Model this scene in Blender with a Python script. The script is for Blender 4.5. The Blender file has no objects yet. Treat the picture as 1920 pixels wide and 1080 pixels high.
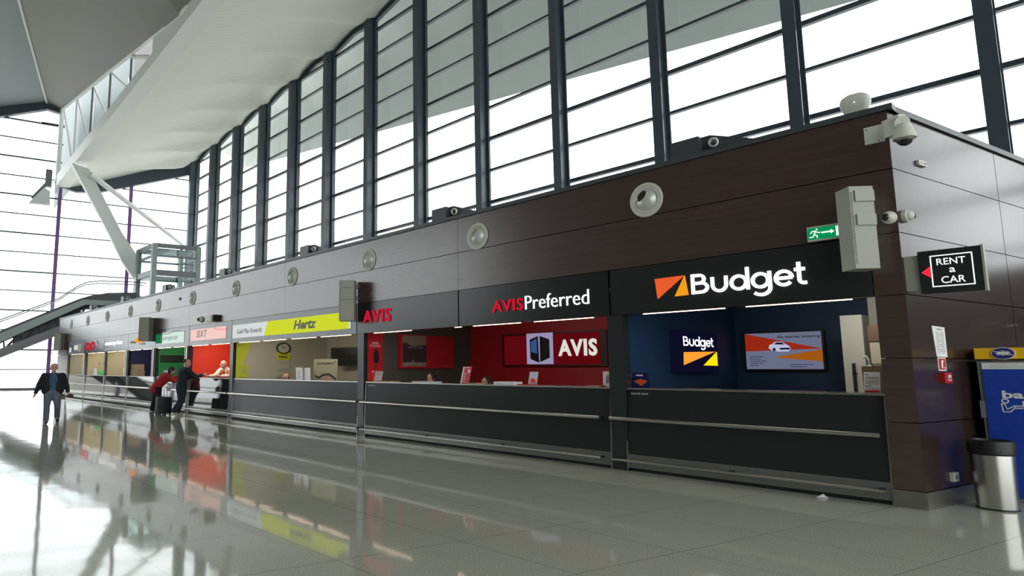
import bpy, bmesh, math, random
from mathutils import Vector, Matrix
random.seed(7)
C = bpy.context.scene.collection
SC = bpy.context.scene
PI = math.pi

# ------------------------------------------------------------------ camera, light, exposure
# world axes: x runs along the rental counters (away from the camera), y points from the counters into the hall, z up
f_px = 1190.0
pitch = math.atan(153 / f_px)
cam = bpy.data.cameras.new('camera'); cam_o = bpy.data.objects.new('camera', cam); C.objects.link(cam_o)
cam.sensor_width = 36.0; cam.lens = f_px / 1920 * 36.0; cam.shift_x = (960 - 735) / 1920
cam.clip_start = 0.05; cam.clip_end = 2000
h = Vector((0.76942771, -0.6387339, 0))                     # horizontal heading
fw = (h * math.cos(pitch) + Vector((0, 0, 1)) * math.sin(pitch)).normalized()
rt = h.cross(Vector((0, 0, 1))).normalized()
up = rt.cross(fw)
M = Matrix((rt, up, -fw)).transposed().to_4x4(); M.translation = (-1.7829, 9.0623, 1.52)
cam_o.matrix_world = M
SC.camera = cam_o
SC.view_settings.view_transform = 'Standard'; SC.view_settings.look = 'None'
SC.view_settings.gamma = 1; SC.view_settings.use_curve_mapping = False
SC.view_settings.exposure = 0.0
SC.cycles.use_denoising = True
SC.cycles.max_bounces = 8; SC.cycles.diffuse_bounces = 5; SC.cycles.glossy_bounces = 5
SC.cycles.transparent_max_bounces = 24; SC.cycles.sample_clamp_indirect = 6
w = bpy.data.worlds.new('sky'); SC.world = w; w.use_nodes = True
w.node_tree.nodes['Background'].inputs[0].default_value = (0.97, 0.985, 1.0, 1)
w.node_tree.nodes['Background'].inputs[1].default_value = 3.7

EW = Vector((-0.18572181, -0.98260237, 0))                   # direction of the short side wall and of the end wall
NS = Vector((-0.98260237, 0.18572181, 0))                    # their outward normal
EX = Vector((-1, 0, 0)); EY = Vector((0, 1, 0)); EZ = Vector((0, 0, 1))

def portal(loc, size, rot):
    l = bpy.data.lights.new('window_portal', 'AREA'); l.shape = 'RECTANGLE'; l.size, l.size_y = size
    l.cycles.is_portal = True
    o = bpy.data.objects.new('window_portal', l); o.matrix_world = Matrix.Translation(loc) @ rot.to_matrix().to_4x4(); C.objects.link(o)
from mathutils import Euler
portal((13, -13.3, 12), (82, 26), Vector((0, 1, 0)).to_track_quat('-Z', 'Z'))
portal((-26.6, 14, 12), (54, 26), Vector((1, 0, 0)).to_track_quat('-Z', 'Z'))
portal((57.7, -14 + 27.5, 12), (58, 26), NS.to_track_quat('-Z', 'Z'))

# ------------------------------------------------------------------ materials
MATS = {}
def mat(name, col, rough=0.5, metal=0.0, spec=0.5, var=0.0, vscale=8.0, bump=0.0, bscale=60.0, emit=None, estr=1.0, coat=0.0, stretch=None, tr=0.0, alpha=1.0):
    m = bpy.data.materials.new(name); m.use_nodes = True; nt = m.node_tree; b = nt.nodes['Principled BSDF']
    b.inputs['Base Color'].default_value = (*col, 1); b.inputs['Roughness'].default_value = rough
    b.inputs['Metallic'].default_value = metal; b.inputs['Specular IOR Level'].default_value = spec
    b.inputs['Coat Weight'].default_value = coat; b.inputs['Coat Roughness'].default_value = 0.05
    if tr: b.inputs['Transmission Weight'].default_value = tr
    b.inputs['Alpha'].default_value = alpha
    if emit: b.inputs['Emission Color'].default_value = (*emit, 1); b.inputs['Emission Strength'].default_value = estr
    tc = nt.nodes.new('ShaderNodeTexCoord'); mp = nt.nodes.new('ShaderNodeMapping'); nt.links.new(tc.outputs['Object'], mp.inputs[0])
    if stretch: mp.inputs['Scale'].default_value = stretch
    n = nt.nodes.new('ShaderNodeTexNoise'); n.inputs['Scale'].default_value = vscale; n.inputs['Detail'].default_value = 4
    nt.links.new(mp.outputs[0], n.inputs['Vector'])
    cr = nt.nodes.new('ShaderNodeMix'); cr.data_type = 'RGBA'
    k = max(var, 0.03)
    cr.inputs[6].default_value = (*[c * (1 - k) for c in col], 1); cr.inputs[7].default_value = (*[min(1, c * (1 + k)) for c in col], 1)
    nt.links.new(n.outputs[0], cr.inputs[0]); nt.links.new(cr.outputs[2], b.inputs['Base Color'])
    if bump:
        n2 = nt.nodes.new('ShaderNodeTexNoise'); n2.inputs['Scale'].default_value = bscale
        nt.links.new(mp.outputs[0], n2.inputs['Vector'])
        bp = nt.nodes.new('ShaderNodeBump'); bp.inputs['Strength'].default_value = bump; bp.inputs['Distance'].default_value = 0.01
        nt.links.new(n2.outputs[0], bp.inputs['Height']); nt.links.new(bp.outputs[0], b.inputs['Normal'])
    MATS[name] = m
    return m
def emis(name, col, s):
    m = bpy.data.materials.new(name); m.use_nodes = True; nt = m.node_tree; nt.nodes.clear()
    e = nt.nodes.new('ShaderNodeEmission'); e.inputs[0].default_value = (*col, 1); e.inputs[1].default_value = s
    o = nt.nodes.new('ShaderNodeOutputMaterial'); nt.links.new(e.outputs[0], o.inputs[0]); return m
def pane_mat(name, tint=(0.95, 0.97, 0.97), ior=1.45):
    m = bpy.data.materials.new(name); m.use_nodes = True; nt = m.node_tree; nt.nodes.clear()
    t = nt.nodes.new('ShaderNodeBsdfTransparent'); t.inputs[0].default_value = (*tint, 1)
    g = nt.nodes.new('ShaderNodeBsdfGlossy'); g.inputs['Roughness'].default_value = 0.0; g.inputs[0].default_value = (0.9, 0.9, 0.9, 1)
    lw = nt.nodes.new('ShaderNodeLayerWeight'); lw.inputs[0].default_value = 0.5
    pw = nt.nodes.new('ShaderNodeMath'); pw.operation = 'POWER'; pw.inputs[1].default_value = 5; nt.links.new(lw.outputs['Facing'], pw.inputs[0])
    fr = nt.nodes.new('ShaderNodeMath'); fr.operation = 'MULTIPLY_ADD'; fr.inputs[1].default_value = 0.55; fr.inputs[2].default_value = 0.03; nt.links.new(pw.outputs[0], fr.inputs[0])
    mx = nt.nodes.new('ShaderNodeMixShader'); o = nt.nodes.new('ShaderNodeOutputMaterial')
    nt.links.new(fr.outputs[0], mx.inputs[0]); nt.links.new(t.outputs[0], mx.inputs[1]); nt.links.new(g.outputs[0], mx.inputs[2])
    nt.links.new(mx.outputs[0], o.inputs[0]); return m

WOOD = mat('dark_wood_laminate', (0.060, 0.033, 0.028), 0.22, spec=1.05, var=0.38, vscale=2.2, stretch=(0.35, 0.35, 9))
WOOD2 = mat('dimmed_side_laminate', (0.034, 0.02, 0.018), 0.2, spec=0.5, var=0.35, vscale=3, stretch=(0.6, 0.6, 14))  # front laminate again, colour and gloss lowered to mimic its darker reflections
DGREY = mat('dark_grey_metal', (0.055, 0.062, 0.068), 0.4, spec=0.5)
STEELC = mat('blue_grey_steel_paint', (0.045, 0.06, 0.078), 0.35, spec=0.5)
PURP = mat('violet_fringed_steel', (0.17, 0.08, 0.26), 0.4)  # lens colour fringe around the backlit bars, put into the steel colour
WHITE = mat('white_paint', (0.78, 0.8, 0.78), 0.5)
OFFW = mat('warm_white_plastic', (0.62, 0.63, 0.55), 0.4)
SPKM = mat('beige_grey_speaker_paint', (0.36, 0.37, 0.31), 0.45, bump=0.1, bscale=200)
INOX = mat('brushed_steel', (0.55, 0.54, 0.5), 0.28, metal=1.0, var=0.06, vscale=40, stretch=(1, 1, 0.05))
PLINTH = mat('brushed_steel_plinth', (0.30, 0.29, 0.26), 0.33, metal=0.9, var=0.05, vscale=30)
BASEM = mat('grey_glass_base', (0.16, 0.165, 0.15), 0.2, metal=0.3)
BLACKG = mat('black_gloss_panel', (0.012, 0.014, 0.015), 0.22, spec=0.5)
BLACKD = mat('counter_black_panel', (0.026, 0.029, 0.029), 0.28, spec=0.16, bump=0.02, bscale=90)
GREYG = mat('grey_gloss_panel', (0.045, 0.05, 0.055), 0.16, spec=0.6)
BLACK = mat('black_plastic', (0.012, 0.012, 0.012), 0.45)
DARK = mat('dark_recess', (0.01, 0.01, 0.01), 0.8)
TOPM = mat('counter_top_stone', (0.10, 0.095, 0.085), 0.25)
POSTM = mat('dark_post_paint', (0.02, 0.026, 0.027), 0.25)
NAVY = mat('deep_blue_wall', (0.010, 0.045, 0.115), 0.55)
NAVY2 = mat('navy_wall', (0.022, 0.022, 0.085), 0.55)
RED = mat('red_wall', (0.45, 0.012, 0.018), 0.45)
REDP = mat('red_panel', (0.5, 0.015, 0.02), 0.35)
ORED = mat('orange_red_wall', (0.72, 0.045, 0.02), 0.5)
GREEN = mat('green_wall', (0.02, 0.19, 0.05), 0.5)
TAUPE = mat('dark_taupe_wall', (0.075, 0.072, 0.06), 0.6)
BEIGE = mat('beige_wall', (0.47, 0.43, 0.32), 0.6)
TAN = mat('tan_wall', (0.50, 0.43, 0.27), 0.6)
YEL = mat('yellow_panel', (0.55, 0.58, 0.03), 0.5)
CEILM = mat('booth_ceiling_paint', (0.12, 0.11, 0.10), 0.8)
CEIL = mat('white_ribbed_ceiling', (0.63, 0.645, 0.595), 0.6)
def rib(m, vec):
    nt = m.node_tree; b = nt.nodes['Principled BSDF']; tc = nt.nodes.new('ShaderNodeTexCoord'); mp = nt.nodes.new('ShaderNodeMapping')
    mp.inputs['Rotation'].default_value = vec
    wv = nt.nodes.new('ShaderNodeTexWave'); wv.inputs['Scale'].default_value = 0.9
    bp = nt.nodes.new('ShaderNodeBump'); bp.inputs['Strength'].default_value = 0.18; bp.inputs['Distance'].default_value = 0.05
    nt.links.new(tc.outputs['Object'], mp.inputs[0]); nt.links.new(mp.outputs[0], wv.inputs[0]); nt.links.new(wv.outputs['Fac'], bp.inputs['Height']); nt.links.new(bp.outputs[0], b.inputs['Normal'])
rib(CEIL, (0, 0, 0.3))

CEIL2 = mat('pale_blue_grey_ceiling', (0.30, 0.34, 0.345), 0.6)
CEIL3 = mat('grey_ribbed_ceiling', (0.24, 0.248, 0.222), 0.6)
EAVE = mat('grey_eave_soffit', (0.74, 0.79, 0.77), 0.6)
WALLD = mat('dark_hall_wall', (0.16, 0.15, 0.14), 0.8)
WALLM = mat('mid_grey_hall_wall', (0.22, 0.22, 0.21), 0.8)
APRON = mat('pale_concrete_apron', (0.62, 0.60, 0.56), 0.8, var=0.1, vscale=0.05)
TEAL = mat('grey_green_cladding', (0.27, 0.33, 0.31), 0.35)
MGREY = mat('mid_grey_metal', (0.18, 0.19, 0.2), 0.4)
PAPER = mat('white_paper', (0.8, 0.8, 0.78), 0.6)
CARD = mat('brown_cardboard', (0.42, 0.29, 0.18), 0.8)
WBROWN = mat('brown_wood_veneer', (0.13, 0.075, 0.045), 0.45, var=0.25, vscale=5, stretch=(8, 8, 1))
GLASS = pane_mat('window_glass')
GLASSG = pane_mat('greenish_clear_glass', (0.80, 0.9, 0.88))
ACRY = pane_mat('clear_acrylic', (0.85, 0.87, 0.88), 1.5)
TRL = bpy.data.materials.new('frosted_clerestory'); TRL.use_nodes = True; _n = TRL.node_tree; _n.nodes.clear()
_t = _n.nodes.new('ShaderNodeBsdfTranslucent'); _t.inputs[0].default_value = (0.40, 0.44, 0.45, 1); _d = _n.nodes.new('ShaderNodeBsdfDiffuse'); _d.inputs[0].default_value = (0.6, 0.64, 0.64, 1)
_m = _n.nodes.new('ShaderNodeMixShader'); _m.inputs[0].default_value = 0.4; _o = _n.nodes.new('ShaderNodeOutputMaterial')
_n.links.new(_t.outputs[0], _m.inputs[1]); _n.links.new(_d.outputs[0], _m.inputs[2]); _n.links.new(_m.outputs[0], _o.inputs[0])
L_WHITE = emis('lit_white_letters', (1, 0.98, 1.0), 1.6)
L_ORANGE = emis('lit_orange', (0.95, 0.13, 0.03), 0.85)
L_AMBER = emis('lit_amber', (1.0, 0.38, 0.015), 0.9)
L_ORG2 = emis('lit_light_orange', (1.0, 0.33, 0.03), 1.1)
L_YEL2 = emis('lit_yellow', (1.0, 0.75, 0.0), 1.1)
L_RED = emis('lit_red_letters', (0.75, 0.012, 0.04), 0.8)
L_REDA = emis('lit_red_arrow', (1.0, 0.03, 0.06), 1.0)
L_YEL = emis('lit_lime_yellow', (0.72, 0.80, 0.035), 0.85)
L_PALE = emis('lit_pale_panel', (0.78, 0.82, 0.83), 0.85)
L_PINK = emis('lit_pink_panel', (1.0, 0.66, 0.60), 0.92)
L_GRW = emis('lit_green_white', (0.75, 0.9, 0.82), 0.9)
L_GRN = emis('lit_green', (0.02, 0.35, 0.12), 0.5)
L_EXIT = emis('lit_exit_green', (0.0, 0.36, 0.11), 0.75)
L_EXITW = emis('lit_exit_white', (0.85, 1.0, 0.88), 1.0)
L_TUBE = emis('lit_tube', (1.0, 0.70, 0.50), 6.0)
L_SCR = emis('screen_lavender', (0.17, 0.19, 0.30), 0.8)
L_SRED = emis('screen_red', (0.5, 0.035, 0.01), 0.6)
L_SORG = emis('screen_orange', (0.55, 0.16, 0.01), 0.6)
L_SREDD = emis('screen_dark_red', (0.13, 0.003, 0.006), 0.8)
L_SNAVY = emis('screen_navy', (0.004, 0.004, 0.018), 1.0)
BLACKT = mat('black_letters', (0.02, 0.02, 0.02), 0.4)
GREYT = mat('grey_letters', (0.28, 0.28, 0.27), 0.4)
WHITET = mat('white_letters', (0.85, 0.85, 0.82), 0.5)
REDT = mat('red_letters', (0.6, 0.02, 0.02), 0.5)
SKIN = mat('skin', (0.55, 0.30, 0.21), 0.5)
HAIRB = mat('dark_hair', (0.02, 0.014, 0.012), 0.6, bump=0.4, bscale=120)
HAIRG = mat('grey_brown_hair', (0.11, 0.07, 0.05), 0.6, bump=0.4, bscale=120)

# granite floor with tile joints along both wall directions
def floor_material():
    m = bpy.data.materials.new('polished_granite_tiles'); m.use_nodes = True; nt = m.node_tree; b = nt.nodes['Principled BSDF']
    N = nt.nodes.new; L = nt.links.new
    tc = N('ShaderNodeTexCoord'); sep = N('ShaderNodeSeparateXYZ'); L(tc.outputs['Object'], sep.inputs[0])
    def math_(op, a, bb=None):
        n = N('ShaderNodeMath'); n.operation = op
        for i, v in enumerate((a, bb)):
            if v is None: continue
            if isinstance(v, (int, float)): n.inputs[i].default_value = v
            else: L(v, n.inputs[i])
        return n.outputs[0]
    bb = math_('MULTIPLY', sep.outputs['Y'], -1 / 0.9826)
    aa = math_('ADD', sep.outputs['X'], math_('MULTIPLY', bb, 0.1857))
    def joint(v, off, pitch_, wd):
        t = math_('FRACT', math_('DIVIDE', math_('ADD', v, off), pitch_))
        return math_('LESS_THAN', math_('ABSOLUTE', math_('SUBTRACT', t, 0.5)), wd / pitch_)
    j = math_('MAXIMUM', joint(aa, -0.27 + 60.6, 1.2, 0.004), joint(bb, 3.7 + 60.6, 1.2, 0.004))
    no = N('ShaderNodeTexNoise'); no.inputs['Scale'].default_value = 90; no.inputs['Detail'].default_value = 3; L(tc.outputs['Object'], no.inputs['Vector'])
    no2 = N('ShaderNodeTexNoise'); no2.inputs['Scale'].default_value = 0.6; L(tc.outputs['Object'], no2.inputs['Vector'])
    r = N('ShaderNodeValToRGB'); r.color_ramp.elements[0].position = 0.33; r.color_ramp.elements[0].color = (0.36, 0.36, 0.30, 1)
    r.color_ramp.elements[1].position = 0.68; r.color_ramp.elements[1].color = (0.62, 0.62, 0.52, 1); L(no.outputs[0], r.inputs[0])
    mx = N('ShaderNodeMix'); mx.data_type = 'RGBA'; L(j, mx.inputs[0]); L(r.outputs[0], mx.inputs[6]); mx.inputs[7].default_value = (0.24, 0.24, 0.21, 1)
    L(mx.outputs[2], b.inputs['Base Color'])
    b.inputs['IOR'].default_value = 1.5
    rr = N('ShaderNodeMapRange'); rr.inputs[3].default_value = 0.035; rr.inputs[4].default_value = 0.075; L(no2.outputs[0], rr.inputs[0]); L(rr.outputs[0], b.inputs['Roughness'])
    n3 = N('ShaderNodeTexNoise'); n3.inputs['Scale'].default_value = 2.2; n3.inputs['Detail'].default_value = 1; L(tc.outputs['Object'], n3.inputs['Vector'])
    bp = N('ShaderNodeBump'); bp.inputs['Strength'].default_value = 0.05; bp.inputs['Distance'].default_value = 0.02; L(n3.outputs[0], bp.inputs['Height']); L(bp.outputs[0], b.inputs['Normal'])
    return m
FLOOR = floor_material()

# ------------------------------------------------------------------ mesh helpers
class MB:
    def __init__(s): s.v = []; s.f = []; s.m = []
    def add(s, vs, fs, mi=0):
        o = len(s.v); s.v += [tuple(v) for v in vs]; s.f += [tuple(o + i for i in f) for f in fs]; s.m += [mi] * len(fs); return s
    def obox(s, p, ax, ay, az, mi=0):                         # p corner; ax ay az full edge vectors
        p, ax, ay, az = map(Vector, (p, ax, ay, az))
        q = [p, p + ax, p + ax + ay, p + ay]; q += [k + az for k in q]
        f = [(3, 2, 1, 0), (4, 5, 6, 7), (0, 1, 5, 4), (1, 2, 6, 5), (2, 3, 7, 6), (3, 0, 4, 7)]
        if ax.cross(ay).dot(az) < 0: f = [tuple(reversed(k)) for k in f]
        return s.add(q, f, mi)
    def box(s, x0, x1, y0, y1, z0, z1, mi=0):
        return s.obox((x0, y0, z0), (x1 - x0, 0, 0), (0, y1 - y0, 0), (0, 0, z1 - z0), mi)
    def prism(s, pts, d, mi=0):                               # pts: 3D polygon, d extrusion vector
        d = Vector(d); n = len(pts); a = [Vector(p) for p in pts]
        nrm = Vector((0, 0, 0))
        for i in range(n): nrm += a[i].cross(a[(i + 1) % n])
        if nrm.dot(d) < 0: a.reverse()
        b = [p + d for p in a]
        fs = [tuple(range(n))[::-1], tuple(range(n, 2 * n))] + [(i, (i + 1) % n, n + (i + 1) % n, n + i) for i in range(n)]
        return s.add(a + b, fs, mi)
    def tube(s, p0, p1, r0, r1=None, n=12, mi=0, flat=1.0):
        r1 = r0 if r1 is None else r1; p0, p1 = Vector(p0), Vector(p1); d = (p1 - p0).normalized()
        a = d.cross(EZ) if abs(d.z) < 0.95 else d.cross(Vector((0, 1, 0)))
        a.normalize(); b = d.cross(a)
        vs = []
        for p, r in ((p0, r0), (p1, r1)):
            for i in range(n):
                t = 2 * PI * i / n; vs.append(p + a * math.cos(t) * r + b * math.sin(t) * r * flat)
        fs = [tuple(range(n))[::-1], tuple(range(n, 2 * n))] + [(i, (i + 1) % n, n + (i + 1) % n, n + i) for i in range(n)]
        fs = [tuple(reversed(f)) for f in fs] if False else fs
        return s.add(vs, fs, mi)
    def path(s, pts, r, n=8, mi=0):
        for a, b in zip(pts[:-1], pts[1:]): s.tube(a, b, r, r, n, mi)
        return s
    def lathe(s, prof, o, ax, n=32, mi=0):                    # prof [(r, h)], revolved about axis ax at o
        o, ax = Vector(o), Vector(ax).normalized(); a = ax.cross(EZ) if abs(ax.z) < 0.9 else Vector((1, 0, 0)); a.normalize(); b = ax.cross(a)
        vs = []
        for r, hh in prof:
            for i in range(n):
                t = 2 * PI * i / n; vs.append(o + ax * hh + (a * math.cos(t) + b * math.sin(t)) * r)
        fs = [(k * n + i, k * n + (i + 1) % n, (k + 1) * n + (i + 1) % n, (k + 1) * n + i) for k in range(len(prof) - 1) for i in range(n)]
        return s.add(vs, fs, mi)
    def ball(s, c, r, n=16, mi=0):
        c = Vector(c); r = (r, r, r) if isinstance(r, (int, float)) else r
        vs, fs, m_ = [], [], n // 2
        for j in range(m_ + 1):
            ph = PI * j / m_
            for i in range(n):
                t = 2 * PI * i / n; vs.append(c + Vector((math.sin(ph) * math.cos(t) * r[0], math.sin(ph) * math.sin(t) * r[1], math.cos(ph) * r[2])))
        for j in range(m_):
            for i in range(n): fs.append((j * n + i, (j + 1) * n + i, (j + 1) * n + (i + 1) % n, j * n + (i + 1) % n))
        return s.add(vs, fs, mi)
    def grid(s, rows, mi=0, thick=None):                      # rows of points; thick: offset vector for a second skin
        R, K = len(rows), len(rows[0]); vs = [p for r in rows for p in r]
        fs = [(r * K + c, r * K + c + 1, (r + 1) * K + c + 1, (r + 1) * K + c) for r in range(R - 1) for c in range(K - 1)]
        if thick is None: return s.add(vs, fs, mi)
        t = Vector(thick); n = len(vs); vs = vs + [Vector(v) + t for v in vs]
        fs2 = [tuple(n + i for i in reversed(f)) for f in fs]
        rim = [r * K for r in range(R)] + [(R - 1) * K + c for c in range(1, K)] + [r * K + K - 1 for r in range(R - 2, -1, -1)] + [c for c in range(K - 2, 0, -1)]
        sd = [(rim[i], rim[(i + 1) % len(rim)], n + rim[(i + 1) % len(rim)], n + rim[i]) for i in range(len(rim))]
        return s.add(vs, fs + fs2 + sd, mi)
    def build(s, name, mats, parent=None, smooth=False, kind=None):
        me = bpy.data.meshes.new(name); me.from_pydata(s.v, [], s.f)
        mats = mats if isinstance(mats, (list, tuple)) else [mats]
        for m in mats: me.materials.append(m)
        for p, mi in zip(me.polygons, s.m): p.material_index = mi; p.use_smooth = smooth
        bm = bmesh.new(); bm.from_mesh(me); bmesh.ops.recalc_face_normals(bm, faces=bm.faces); bm.to_mesh(me); bm.free()
        if smooth:
            try: me.set_sharp_from_angle(angle=0.7)
            except Exception: pass
        o = bpy.data.objects.new(name, me); C.objects.link(o)
        if parent: o.parent = parent
        if kind: o['kind'] = kind
        return o

ROOTS = []
def thing(name, label, cat, group=None):
    o = bpy.data.objects.new(name, None); C.objects.link(o); o.empty_display_size = 0.1
    o['label'] = label; o['category'] = cat
    if group: o['group'] = group
    ROOTS.append(o); return o
def tag(o, label, cat, group=None):
    o['label'] = label; o['category'] = cat
    if group: o['group'] = group
    ROOTS.append(o); return o
def sroot(name):
    o = bpy.data.objects.new(name, None); C.objects.link(o); o['kind'] = 'structure'; ROOTS.append(o); return o
def struct(name, mb, m, smooth=False):
    o = mb.build(name, m, None, smooth, 'structure'); return o

# frames for flat work: origin, x axis (viewer's right), up, normal
class FR:
    def __init__(s, o, ex, ez): s.o = Vector(o); s.x = Vector(ex); s.n = Vector(ez)
    def p(s, a, b, c=0): return s.o + s.x * a + EZ * b + s.n * c
    def rect(s, mb, a0, a1, b0, b1, c0, c1, mi=0):
        return mb.obox(s.p(a0, b0, c0), s.x * (a1 - a0), EZ * (b1 - b0), s.n * (c1 - c0), mi)
    def poly(s, mb, pts, c0, c1, mi=0):
        return mb.prism([s.p(a, b, c0) for a, b in pts], s.n * (c1 - c0), mi)
def front(v=0): return FR((0, v, 0), EX, EY)                  # coordinate a = -u
SIDE = FR((0, 0, 0), EW, NS)
def part_wall(u): return FR((u, 0, 0), (0, -1, 0), (-1, 0, 0))   # partition face looking at the camera side; a = -v

def text(fr, s, a0, a1, b0, b1, c, m, parent, name='lettering', depth=0.004, bold=0.0, shear=0.0):
    cu = bpy.data.curves.new('t', 'FONT'); cu.body = s; cu.size = 1; cu.offset = bold; cu.shear = shear; cu.resolution_u = 3; cu.space_character = 1.12 if s == 'AVIS' else 1.0
    cu.fill_mode = 'BOTH'
    o = bpy.data.objects.new('t', cu); C.objects.link(o); bpy.context.view_layer.update()
    me = bpy.data.meshes.new_from_object(o.evaluated_get(bpy.context.evaluated_depsgraph_get()))
    vs = [v.co.copy() for v in me.vertices]; fs = [tuple(p.vertices) for p in me.polygons]
    bpy.data.objects.remove(o); bpy.data.curves.remove(cu); bpy.data.meshes.remove(me)
    x0 = min(v.x for v in vs); x1 = max(v.x for v in vs); y0 = min(v.y for v in vs); y1 = max(v.y for v in vs)
    mb = MB()
    def T(v, cc): return fr.p(a0 + (v.x - x0) / (x1 - x0) * (a1 - a0), b0 + (v.y - y0) / (y1 - y0) * (b1 - b0), cc)
    n = len(vs)
    edges = {}
    for f in fs:
        for i in range(len(f)):
            e = (f[i], f[(i + 1) % len(f)]); edges[e] = edges.get(e, 0) + 1
    rim = [e for e in edges if (e[1], e[0]) not in edges]
    mb.add([T(v, c + depth) for v in vs] + [T(v, c) for v in vs], fs + [(b, a, n + a, n + b) for a, b in rim])
    me = bpy.data.meshes.new(name); me.from_pydata(mb.v, [], mb.f); me.materials.append(m)
    ob = bpy.data.objects.new(name, me); C.objects.link(ob); ob.parent = parent
    return ob

def stroke(mb, fr, pts, wd, c0, c1, close=False):             # ribbon of constant width in frame coordinates
    P = [Vector((a, b)) for a, b in pts]; n = len(P); Lf, Rt = [], []
    for i in range(n):
        if close: d = (P[(i + 1) % n] - P[i - 1])
        else: d = P[min(i + 1, n - 1)] - P[max(i - 1, 0)]
        d.normalize(); q = Vector((-d.y, d.x)) * wd / 2; Lf.append(P[i] + q); Rt.append(P[i] - q)
    if close: Lf.append(Lf[0]); Rt.append(Rt[0])
    k = len(Lf); vs = []
    for c in (c0, c1):
        vs += [fr.p(p.x, p.y, c) for p in Lf] + [fr.p(p.x, p.y, c) for p in Rt]
    fs = []
    for i in range(k - 1):
        fs += [(2 * k + i, 2 * k + i + 1, 3 * k + i + 1, 3 * k + i), (i, k + i, k + i + 1, i + 1), (i, i + 1, 2 * k + i + 1, 2 * k + i), (k + i + 1, k + i, 3 * k + i, 3 * k + i + 1)]
    fs += [(0, 2 * k, 3 * k, k), (k - 1, 2 * k - 1, 4 * k - 1, 3 * k - 1)]
    return mb.add(vs, fs)
def arc(cx, cy, rx, ry, t0, t1, n=14): return [(cx + rx * math.cos(math.radians(t0 + (t1 - t0) * i / n)), cy + ry * math.sin(math.radians(t0 + (t1 - t0) * i / n))) for i in range(n + 1)]
def budget_word(fr, a, b, H, m, parent, c, depth=0.01, wx=1.0):
    """rounded geometric word; a left, b baseline, H cap height"""
    mb = MB(); S = lambda pts, close=False: stroke(mb, fr, [(a + x * H * wx, b + y * H) for x, y in pts], 0.145 * H, c, c + depth, close)
    S([(0.08, 0), (0.08, 1)])
    S([(0.08, 0.92), (0.42, 0.92)] + arc(0.42, 0.725, 0.22, 0.195, 90, -90) + [(0.08, 0.53)])
    S([(0.08, 0.53), (0.48, 0.53)] + arc(0.48, 0.305, 0.30, 0.225, 90, -90) + [(0.08, 0.08)])
    o = 0.96
    S([(o + 0.08, 0.76), (o + 0.08, 0.36)] + arc(o + 0.40, 0.36, 0.32, 0.30, 180, 360) + [(o + 0.72, 0.76)])
    o = 1.85
    S(arc(o + 0.40, 0.37, 0.33, 0.31, 0, 350, 26), True); S([(o + 0.80, 0), (o + 0.80, 1.06)])
    o = 2.80
    S(arc(o + 0.40, 0.37, 0.33, 0.31, 0, 350, 26), True); S([(o + 0.80, 0.76), (o + 0.80, 0.02)] + arc(o + 0.42, 0.0, 0.38, 0.30, 0, -140))
    o = 3.78
    S(arc(o + 0.40, 0.37, 0.33, 0.31, 0, 320, 24)); S([(o + 0.1, 0.37), (o + 0.74, 0.37)])
    o = 4.62
    S([(o + 0.18, 1.02), (o + 0.18, 0.25)] + arc(o + 0.34, 0.25, 0.16, 0.17, 180, 270) + [(o + 0.46, 0.08)]); S([(o + 0.0, 0.70), (o + 0.42, 0.70)])
    return mb.build('lettering', m, parent)

# ------------------------------------------------------------------ setting: ground, floor, hall shell
YG = -12.44                                                     # plane of the long glass wall
U0, U1 = -26.0, 54.5
def end_u(v): return U1 + 0.189 * v                             # plan position of the end wall at depth v
struct('ground_apron', MB().box(-400, 900, -500, 500, -0.6, -0.25), APRON)
fl = MB().prism([(U0, YG - 0.3, -0.2), (end_u(YG - .3), YG - 0.3, -0.2), (end_u(40), 40, -0.2), (U0, 40, -0.2)], (0, 0, 0.2))
struct('floor', fl, FLOOR)
struct('wall_back', MB().box(U0, 42, 40, 40.4, 0, 27).box(42, end_u(40) + .5, 40.0, 40.4, 0, 5.5), WALLD)
wb = sroot('window_91')
for k in range(4): MB().box(42 + 6.2 * k, 42.25 + 6.2 * k, 40, 40.3, 5.5, 25).build('mullion', STEELC, wb)
mb = MB()
for k in range(4, 16): mb.box(42, end_u(40) + .5, 40.05, 40.2, 1.52 * k, 1.52 * k + .1)
mb.build('transom', STEELC, wb); MB().box(42, end_u(40) + .5, 40.11, 40.13, 5.5, 25).build('pane', GLASS, wb)
wr = sroot('window_90')  # unseen end wall, made of glass to bring more light into the hall
for k in range(10): MB().box(U0 - .3, U0, YG + 5.3 * k, YG + 5.3 * k + .3, 0, 25).build('mullion', STEELC, wr)
mb = MB()
for k in range(14): mb.box(U0 - .2, U0 - .05, YG, 40, 1.52 * k, 1.52 * k + .1)
mb.build('transom', STEELC, wr); MB().box(U0 - .13, U0 - .11, YG, 40, 0, 25).build('pane', GLASS, wr)

def zb(u): return 16.2 + 0.088 * (52.7 - max(u, 20)) + 0.03 * (20 - min(u, 20))        # underside of the white box beam
def zt(u): return max(22.7 - 0.137 * (54.1 - u), zb(u) + 0.8)                               # truss top chord
def zg(u):
    k = ((u - 0.3) / 4.205) % 1.0
    return 21.66 + (29.73 - u) * 0.0785 + 0.30 * (1 - abs(2 * k - 1))                # roof edge over the glass wall, pleated at the columns
def zgr(u): return 21.66 + (29.73 - u) * 0.0785
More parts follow.
